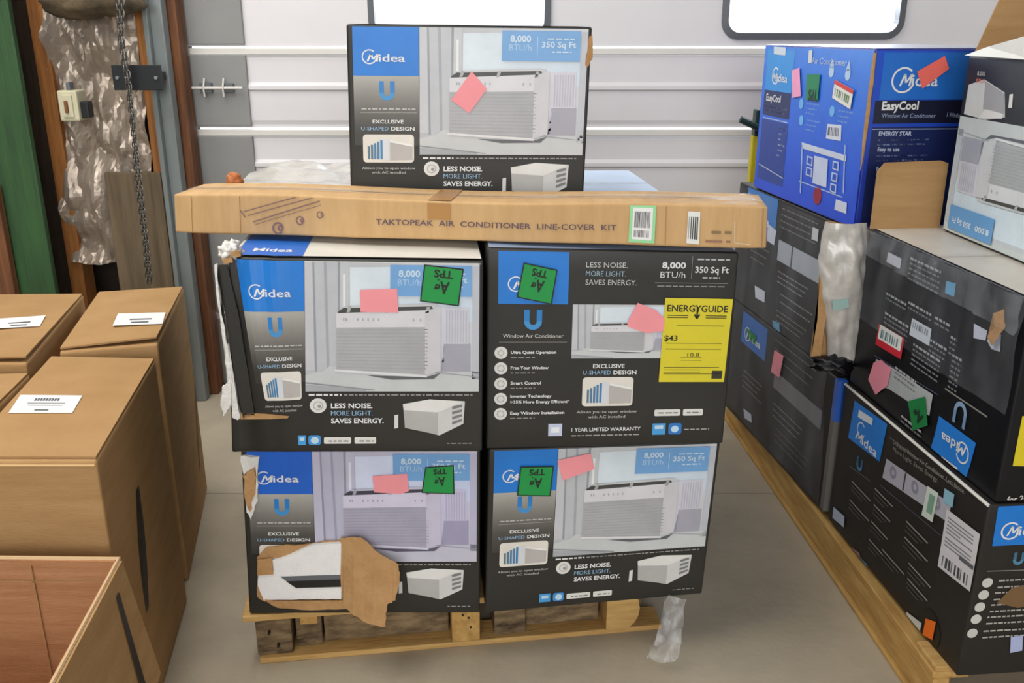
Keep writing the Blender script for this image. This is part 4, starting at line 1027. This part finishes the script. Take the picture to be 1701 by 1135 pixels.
for x in (1334,1405): px_label(k, 'window_diagram', [(x,240),(x+2,241),(x-1,322),(x-3,318)], (170,190,230), 4)
px_label(k, 'window_diagram', [(1330,299),(1402,326),(1402,328),(1330,301)], (170,190,230), 4)
px_label(k, 'window_diagram', [(1355,258),(1378,264),(1375,311),(1352,303)], (200,210,236), 5)
for x0,y0 in ((1386,266),(1384,285),(1382,303),(1343,258),(1342,276)):
    px_label(k, 'window_diagram', [(x0,y0),(x0+10,y0+3),(x0+9,y0+18),(x0-1,y0+14)], (190,202,234), 5); px_label(k, 'window_diagram', [(x0+2,y0+3),(x0+8,y0+5),(x0+7,y0+15),(x0+1,y0+12)], BL_, 6)
px_label(k, 'barcode_label#small white label low on the side', [(1391,330),(1409,336),(1408,354),(1388,347)], (206,212,230), 4)
(u, v), = k.q([(1360,324)]); k.disc('seal#dark red round seal', u, v, .028, (150,24,50), 4, 12)
px_label(k, 'sticky_note#pink sticky note', [(1319,118),(1332,113),(1334,160),(1320,163)], (240,160,200), 10)
px_label(k, 'green_tag#green tag', [(1344,124),(1366,124),(1362,168),(1342,166)], (20,130,84), 10); 
(u, v), = k.q([(1354,150)]); k.text('green_tag#green tag', 'TPS', u+.045, v, .03, (14,50,50), 12, fit=.08, rot=math.pi, bold=.03)
P = barcode(k, 'barcode_label#white barcode label with red top', [(1391,133),(1422,150),(1416,182),(1386,163)], 10, (228,226,220), 8, ((.4,.8),), (90,130,90)); k.poly('barcode_label#white barcode label with red top', [P(0,0),P(1,0),P(1,.22),P(0,.22)], (214,60,60), 12)
k.flush()
k = Ink(bb, 'front', pb); k.rect('panel', 0, 0, 1, 1, lambda u, v: mixc((34,84,204),(26,56,168), v), 1)
k.rect('brand_panel', .05, .02, .78, .27, (34,110,206), 2)
(u, v), = k.q([(1500,134)]); k.disc('logo', u, v, .034, WHITE, 3, 18, .8, 6.0, .029)
(ua,va),(ub,vb) = k.q([(1494,144),(1556,141)]); midea(k, ua, va, .032, ub-ua, 0, WHITE, 4)
k.rect('panel', .03, .275, .62, .40, (20,24,50), 2); k.textpx('lettering', 'EasyCool', (1464,183), (1524,182), .022, WHITE, 4, bold=.03)
k.rect('panel', .03, .42, .60, .98, (22,36,90), 2); k.textpx('lettering', 'Window Air Conditioner', (1464,196), (1552,196), .012, (150,164,200), 4)
k.line('lettering', .03, .43, .60, .435, .002, (170,184,220), 3)
for i, (y, t, w) in enumerate(((225,'ENERGY STAR',54),(251,'Easy to use',36),(283,'Easy to clean',42))):
    k.textpx('lettering', t, (1459-2*i,y), (1459-2*i+w,y), .011, (190,204,230), 4, bold=.02); (uu, vv), = k.q([(1458-2*i, y+8)]); uvrows(k, uu, vv, uu+.30, vv+.025, 2, (120,136,180))
k.textpx('lettering', '1 Window', (1571,194), (1596,196), .012, (170,190,230), 4)
px_label(k, 'sticky_note#orange-pink sticky note', [(1521,120),(1567,94),(1574,115),(1530,148)], (240,110,100), 10)
k.flush()
k = Ink(bb, 'top', pb); k.rect('printed_top', 0, 0, 1, 1, (190,196,214), 1); k.flush(); make_top(bb, pb)
kk = [bb.S('left', 0.995, v, .0) for v in (0,1)]
bm = bmesh.new(); tube_bm(bm, [bb.S('left', .998, .02+.96*i/12, .001)+V((random.uniform(-.001,.001),0,0)) for i in range(9)], [.004,.005,.006,.005,.006,.006,.005,.003,.001], 6)
put('worn_edge', bm_mesh(bm), 'krafttear', pb, label='scuffed corner showing brown board')
# near lower
nl1, p3 = side_box(NA, NB, Z0, .590, .52, 'lower near box of the right pallet, brownish black, with large white shipping label', 'browncoal')
k = Ink(nl1, 'left', p3)
brand(k, .05, .0, .05, .0, chars=False) if False else None
q4 = k.q([(1422,667),(1476,706),(1463,768),(1411,728)]); k.poly('brand_panel', q4, BRAND, 1)
(ua,va),(ub,vb) = k.q([(1424,729),(1459,754)]); midea(k, ua, va, .026, ub-ua, 0, WHITE, 3); (u, v), = k.q([(1433,716)]); k.disc('logo', u, v, .024, WHITE, 3, 14, .8, 6.0, .02)
px_label(k, 'label', [(1430,682),(1453,697),(1451,708),(1428,694)], (214,222,232), 4)
(u, v), = k.q([(1430,770)]); ulogo(k, u, v-.035, v+.045, .05, (40,90,130))
for (x, y, x2, y2) in ((1414,775,1448,800),(1480,728,1590,812)): (a0,b0),(a1,b1) = k.q([(x,y),(x2,y2)]); k.line('lettering', a0,b0,a1,b1,.002,(110,108,104))
k.textpx('lettering', 'U-Shaped Window Air Conditioner. Less Noise.', (1486,738), (1604,822), .012, (150,148,142), 3)
k.textpx('lettering', 'More Light. Saves Energy.', (1486,750), (1560,803), .012, (140,138,132), 3)
px_label(k, 'photo_strip', [(1475,763),(1582,838),(1576,868),(1468,794)], (176,176,190), 2)
for x, y in ((1506,786),(1543,812)): px_label(k, 'photo_strip', [(x,y),(x+2,y+1),(x-3,y+30),(x-5,y+29)], (56,52,50), 3)
for x, y in ((1486,786),(1522,810),(1558,836)): (u, v), = k.q([(x,y)]); k.disc('photo_strip', u, v, .017, (140,138,156), 3, inner=.008)
for i, (x0,y0,x1,y1) in enumerate(((1418,800,1450,822),(1414,830,1448,852),(1456,812,1486,836),(1454,838,1482,860),(1450,866,1478,888),(1508,866,1545,894),(1505,892,1545,922),(1446,895,1470,915),(1468,912,1506,942),(1512,935,1550,966),(1510,960,1545,985))):
    (a0,b0),(a1,b1) = k.q([(x0,y0),(x1,y1)])
    for j in range(3): k.line('lettering', a0, b0+.028*j, a0+(a1-a0)*(1-.2*j), b0+.028*j+(b1-b0)*.0, .004 if j == 0 else .0022, (150,148,144) if j == 0 else (100,98,94), 3)
(a0,b0),(a1,b1) = k.q([(1464,806),(1565,890)]); k.line('lettering', a0,b0,a1,b1,.002,(90,90,110))
px_label(k, 'barcode_label#narrow white label with green print', [(1544,808),(1562,820),(1552,868),(1534,856)], (204,214,206), 6); px_label(k, 'barcode_label#narrow white label with green print', [(1548,820),(1557,826),(1551,856),(1542,850)], (120,160,140), 7)
P = barcode(k, 'shipping_label#large white shipping label', [(1576,846),(1631,888),(1618,986),(1561,940)], 6, (206,204,210), 9, ((.76,.94),), (70,70,74))
for b in (.10,.16,.22,.28,.34,.44,.50,.56): k.poly('shipping_label#large white shipping label', [P(.08,b),P(.85 if b != .28 else .5,b),P(.85 if b != .28 else .5,b+.02),P(.08,b+.02)], (120,120,128), 7)
k.poly('shipping_label#large white shipping label', [P(.55,.55),P(.95,.55),P(.95,.62),P(.55,.62)], (90,90,96), 8)
px_label(k, 'badge', [(1572,812),(1588,822),(1585,844),(1569,834)], (140,186,206), 5)
px_label(k, 'label', [(1388,842),(1406,858),(1405,876),(1386,860)], (176,184,206), 5)
for x, y, c in ((1424,918,(150,110,120)),(1436,936,(70,140,180))): px_label(k, 'badge', [(x-7,y-10),(x+7,y),(x+7,y+16),(x-6,y+6)], c, 5)
px_label(k, 'label', [(1509,1015),(1534,1034),(1531,1048),(1507,1029)], (200,200,196), 5)
px_label(k, 'label#orange tab label', [(1541,1026),(1558,1032),(1552,1062),(1536,1054)], (236,110,20), 6)
(u, v), = k.q([(1545,1042)]); k.disc('grip_hole', u, v, .05, (14,13,13), 2, 16)
px_label(k, 'grey_strip', [(1452,962),(1492,1000),(1490,1014),(1448,978)], (84,84,88), 2)
k.flush()
k = Ink(nl1, 'front', p3)
k.poly('brand_panel', k.q([(1658,842),(1760,838),(1750,902),(1648,907)]), BRAND, 1); (u, v), = k.q([(1678,882)]); k.disc('logo', u, v, .022, WHITE, 2, 16, .8, 6.0, .018); (ua,va),(ub,vb) = k.q([(1672,890),(1734,886)]); midea(k, ua, va, .024, ub-ua, 0, WHITE, 3)
(u, v), = k.q([(1692,926)]); ulogo(k, u, v-.03, v+.04, .05, (60,110,140))
for i, y in enumerate((967,987,1007,1027,1050)):
    x = 1640-6.2*i; (u, v), = k.q([(x, y)]); k.disc('icon', u, v, .0125, (206,204,200), 2); uvrows(k, u+.05, v-.008, u+.30, v+.03, 2, (176,172,168))
(a0,b0),(a1,b1) = k.q([(1640,948),(1760,944)]); k.line('lettering', a0,b0,a1,b1,.002,(140,138,134))
px_label(k, 'badge', [(1678,1056),(1698,1053),(1697,1078),(1677,1082)], (176,186,226), 4)
k.poly('torn_patch#scuffed brown torn patch', k.q([(1655,1000),(1680,975),(1760,960),(1740,1000),(1690,1008)]), (120,92,60), 3)
k.flush()
bm = bmesh.new(); tube_bm(bm, [nl1.S('left', i/10, 0.004, .001) for i in range(11)], .004, 6); put('white_rim', bm_mesh(bm), 'whiteboard', p3, label='pale scuffed top edge')
# near middle (upside down)
nm, p4 = side_box(NA, NB, .595, 1.05, .52, 'middle near box of the right pallet, black, standing upside down under film', 'blackboard', push=.012)
k = Ink(nm, 'left', p4)
q4 = k.q([(1562,690),(1623,735),(1605,802),(1546,757)]); k.poly('brand_panel#blue panel with upside-down logo', q4, (34,124,216), 1)
a, b = k.q([(1607,742), (1567,716)]); ang = -math.atan2((b[1]-a[1])*k.H, (b[0]-a[0])*k.W)
midea(k, a[0], a[1], .024, math.hypot((b[0]-a[0])*k.W,(b[1]-a[1])*k.H)/k.W, ang, WHITE, 3)
(u, v), = k.q([(1601,751)]); k.disc('logo', u, v, .026, WHITE, 3, 14, 3.6, 9.0, .022)
px_label(k, 'label', [(1568,757),(1594,776),(1591,790),(1564,770)], (206,206,210), 4)
(u, v), = k.q([(1597,688)]); k.disc('u_logo', u, v-.01, .026, (130,160,190), 3, 14, 0, math.pi, .015)
for s_ in (-1, 1): k.rect('u_logo', u+s_*.0205/k.W-.0055/k.W, v-.01, u+s_*.0205/k.W+.0055/k.W, v+.06, (110,145,180), 3)
(a0,b0),(a1,b1) = k.q([(1572,645),(1642,692)]); k.line('lettering', a0,b0,a1,b1,.004,(130,130,126))
(a0,b0),(a1,b1) = k.q([(1455,590),(1560,655)]); k.line('lettering', a0,b0,a1,b1,.002,(90,94,120))
for i, (x0,y0,x1,y1,n) in enumerate(((1475,488,1508,500,2),(1512,503,1550,522,2),(1556,528,1580,540,2),(1473,520,1512,545,4),(1548,565,1575,580,3),(1520,572,1565,605,5),(1582,560,1592,580,4),(1585,590,1600,640,7),(1515,430,1565,455,5),(1490,610,1525,630,3),(1462,680,1500,700,3),(1500,690,1535,720,4))):
    a = k.q([(x0,y0)])[0]; b = k.q([(x1,y0+(x1-x0)*.6)])[0]; 
    for j in range(n): k.dashes('lettering', a[0], a[1]+.028*j, b[0], .0045 if j else .006, (120,122,128) if j else (170,172,176), 3, seed=j)
P = barcode(k, 'barcode_label#white barcode label with red border', [(1464,538),(1506,562),(1500,597),(1458,572)], 6, (190,30,50), 1, ()); barcode(k, 'barcode_label#white barcode label with red border', [(1466,539),(1503,561),(1499,584),(1462,562)], 7, (220,218,216), 8, ((.25,.85),), (70,120,130))
barcode(k, 'barcode_label#white barcode label', [(1519,529),(1551,547),(1547,575),(1514,556)], 6, (196,204,216), 8, ((.15,.5),), (110,116,130))
px_label(k, 'label', [(1479,420),(1501,431),(1498,448),(1476,436)], (206,206,222), 5); px_label(k, 'badge', [(1575,468),(1591,472),(1588,494),(1573,488)], (90,170,220), 5)
px_label(k, 'photo_strip', [(1458,596),(1484,610),(1552,655),(1546,690),(1520,672),(1478,645),(1448,640)], (170,176,178), 2)
px_label(k, 'sticky_note#torn pink sticky note', [(1455,602),(1468,598),(1484,612),(1478,640),(1458,655),(1446,630)], (226,140,160), 6)
px_label(k, 'green_tag#green hand lettered tag', [(1512,666),(1541,658),(1545,706),(1520,714)], (10,120,60), 7)
(u, v), = k.q([(1530,692)]); k.text('green_tag#green hand lettered tag', 'Ag', u+.03, v-.02, .03, (14,40,24), 9, fit=.06, rot=math.pi-.3, bold=.04)
for pts in ([(1621,538),(1643,550),(1640,566),(1620,562)],[(1642,565),(1666,556),(1664,585),(1650,580)]): px_label(k, 'label', pts, (190,196,216), 5)
k.flush()
slab('torn_edge', [(1650,520),(1666,514),(1668,540),(1656,560),(1645,572),(1640,560),(1652,545)], 0, .006, 'krafttear', p4, lambda x, y, d=0: on_line(x, y, (NA[0]-.003, NA[1]), (NB[0]-.003, NB[1])) - p4.location, 'torn brown patch near the corner', 1.5, 3, 71)
k = Ink(nm, 'front', p4); k.poly('energy_label#yellow label edge', k.q([(1698,690),(1790,690),(1780,775),(1682,772)]), (220,200,30), 2)
k.textpx('lettering', 'for 20', (1672,832), (1706,829), .014, (200,200,196), 3, bold=.02); k.flush()
k = Ink(nm, 'top', p4); k.rect('printed_top', 0, 0, 1, 1, (206,200,190), 1); k.flush(); make_top(nm, p4)
pts = [V((.972,2.462,1.05)), V((1.165,2.475,1.05)), V((1.165,2.478,1.225)), V((1.145,2.478,1.232)), V((.99,2.465,1.228)), V((.972,2.462,1.205))]
put('raised_flap', slab_mesh([q-p4.location for q in pts], (0,-1,0), .005), 'kraft', p4, label='brown flap standing upright')
# photo box on top, upside down
tb, p5 = side_box((1.155,2.43), (1.19,1.72), 1.054, 1.50, .50, 'pale conditioner box lying upside down on top of the near column, flaps open', 'blackboard', group='wrapped conditioner boxes on the right pallet')
k = Ink(tb, 'left', p5, flip=False)
k.rect('panel', .0, .33, 1, 1, (200,210,210), 1); k.rect('panel', 0, 0, 1, .33, (22,22,26), 1)
kf = Ink(tb, 'left', p5, flip=True); 
# photo, upside down: left in view is its right end
scene_photo(kf, .16, .04, .985, .662, (0,4,4)); kf.rect('capacity_banner', .66, .03, .955, .17, (100,160,214), 8)
kf.text('capacity_banner', '350 Sq Ft', .80, .10, .014, (220,230,240), 9, fit=.13, bold=.02); kf.text('capacity_banner', '8,000', .68, .10, .014, (220,230,240), 9, fit=.09, bold=.02); kf.flush()
P_ = lambda pts, c, l=2: k.poly('unit_picture', k.q(pts), c, l)
P_([(1612,142),(1638,133),(1672,155),(1672,196),(1640,200),(1604,190)], (206,208,208)); P_([(1640,136),(1672,157),(1670,190),(1636,182)], (160,160,164), 3); P_([(1640,182),(1670,190),(1668,198),(1628,198)], (222,222,222), 4)
P_([(1680,158),(1686,157),(1684,180),(1678,180)], (220,220,220), 3)
k.text('lettering', '8,000', .08, .10, .01, (200,200,200), 3, fit=.05); k.text('lettering', 'BTU/h', .08, .14, .01, (220,120,100), 3, fit=.06)
k.flush()
# open flaps at its top
ofl = lambda pts, th, m, lab: put('open_flap', slab_mesh([q-p5.location for q in pts], (0,-1,0), th), m, p5, label=lab)
ofl([on_y(1602,92,2.40), on_y(1720,100,2.02), on_y(1730,52,2.02), on_y(1640,78,2.30)], .005, 'whiteboard', 'white flap folded out')
ofl([on_y(1618,88,2.40), on_y(1668,-20,2.40), on_y(1800,-20,2.40), on_y(1800,88,2.40)], .005, 'kraft', 'brown flap standing up')
# stretch film over the near column
fo = empty('stretch_film', (.97,2.1,.16)); tag(fo, 'clear stretch film wrapped tightly round the boxes on the right pallet', 'plastic film')
dn = V((NB[0]-NA[0], NB[1]-NA[1], 0)).normalized(); nn = V((dn.y, -dn.x, 0)); nn = nn if nn.x < 0 else -nn
def onN(t, z, d=.006): p = V((*NA,z))+dn*t*.728; return p+nn*d
sheet('film', onN(.02,.80,.0), onN(1.0,.80,.0), onN(.0,1.056,.0), onN(1.0,1.056,.0), 30, 12, .008, 'film', fo, 3, 9, n=nn)
sheet('film_band', onN(.03,.985,.010), onN(1.0,.975,.010), onN(.0,1.052,.006), onN(1.0,1.056,.006), 44, 8, .014, film_mat('bunched_film', .11, .1, (.6,.64,.7), 1.0, 14), fo, 9, 16, n=nn, label='bunched film along the top edge')
df = V((FB[0]-FA[0], FB[1]-FA[1], 0)).normalized(); nf = V((df.y, -df.x, 0)); nf = nf if nf.x < 0 else -nf
def onF(t, z, d=.006): return V((*FA,z))+df*t*.74+nf*d
sheet('film', onF(-.18,.16,.0), onF(1.0,.16,.0), onF(-.18,1.02,.0), onF(.86,1.02,.0), 30, 26, .008, 'film', fo, 7, 7, n=nf)
# side end of a blue-grey panel strip between the columns
q_ = [V((.962,2.505,z)) for z in (.2,.6)]
bm = box_bm(.955,.985,2.505,2.535,.46,.588,.001); 
ed = put('edge_panel', bm_mesh(bm), mat('blue_edge', (40,90,180), .4), None); ed.parent = p1; ed.location = -p1.location
bm = box_bm(.955,.985,2.505,2.535,.16,.46,.001); ed = put('edge_panel', bm_mesh(bm), mat('grey_edge', (96,94,90), .5), None); ed.parent = p1; ed.location = -p1.location
# ---- yellow upright and green bar behind the blue box
yb = on_y(1252, 225, 3.70); yt = empty('pallet_jack_handle', (yb.x+.03, 3.70, 0)); tag(yt, 'yellow upright with a dark green bar, half hidden behind the blue box', 'tool')
box('upright', yb.x-.008, yb.x+.05, 3.68, 3.72, 0, yb.z-.0, 'yellow', yt, .004)
box('socket', yb.x-.004, yb.x+.055, 3.675, 3.725, yb.z, yb.z+.10, 'dgreen', yt, .004)
bm = bmesh.new(); a_, b_ = on_y(1230,198,3.66)-yt.location, on_y(1300,232,3.66)-yt.location; tube_bm(bm, [a_, b_], .014, 10); put('bar', bm_mesh(bm), 'dgreen', yt)
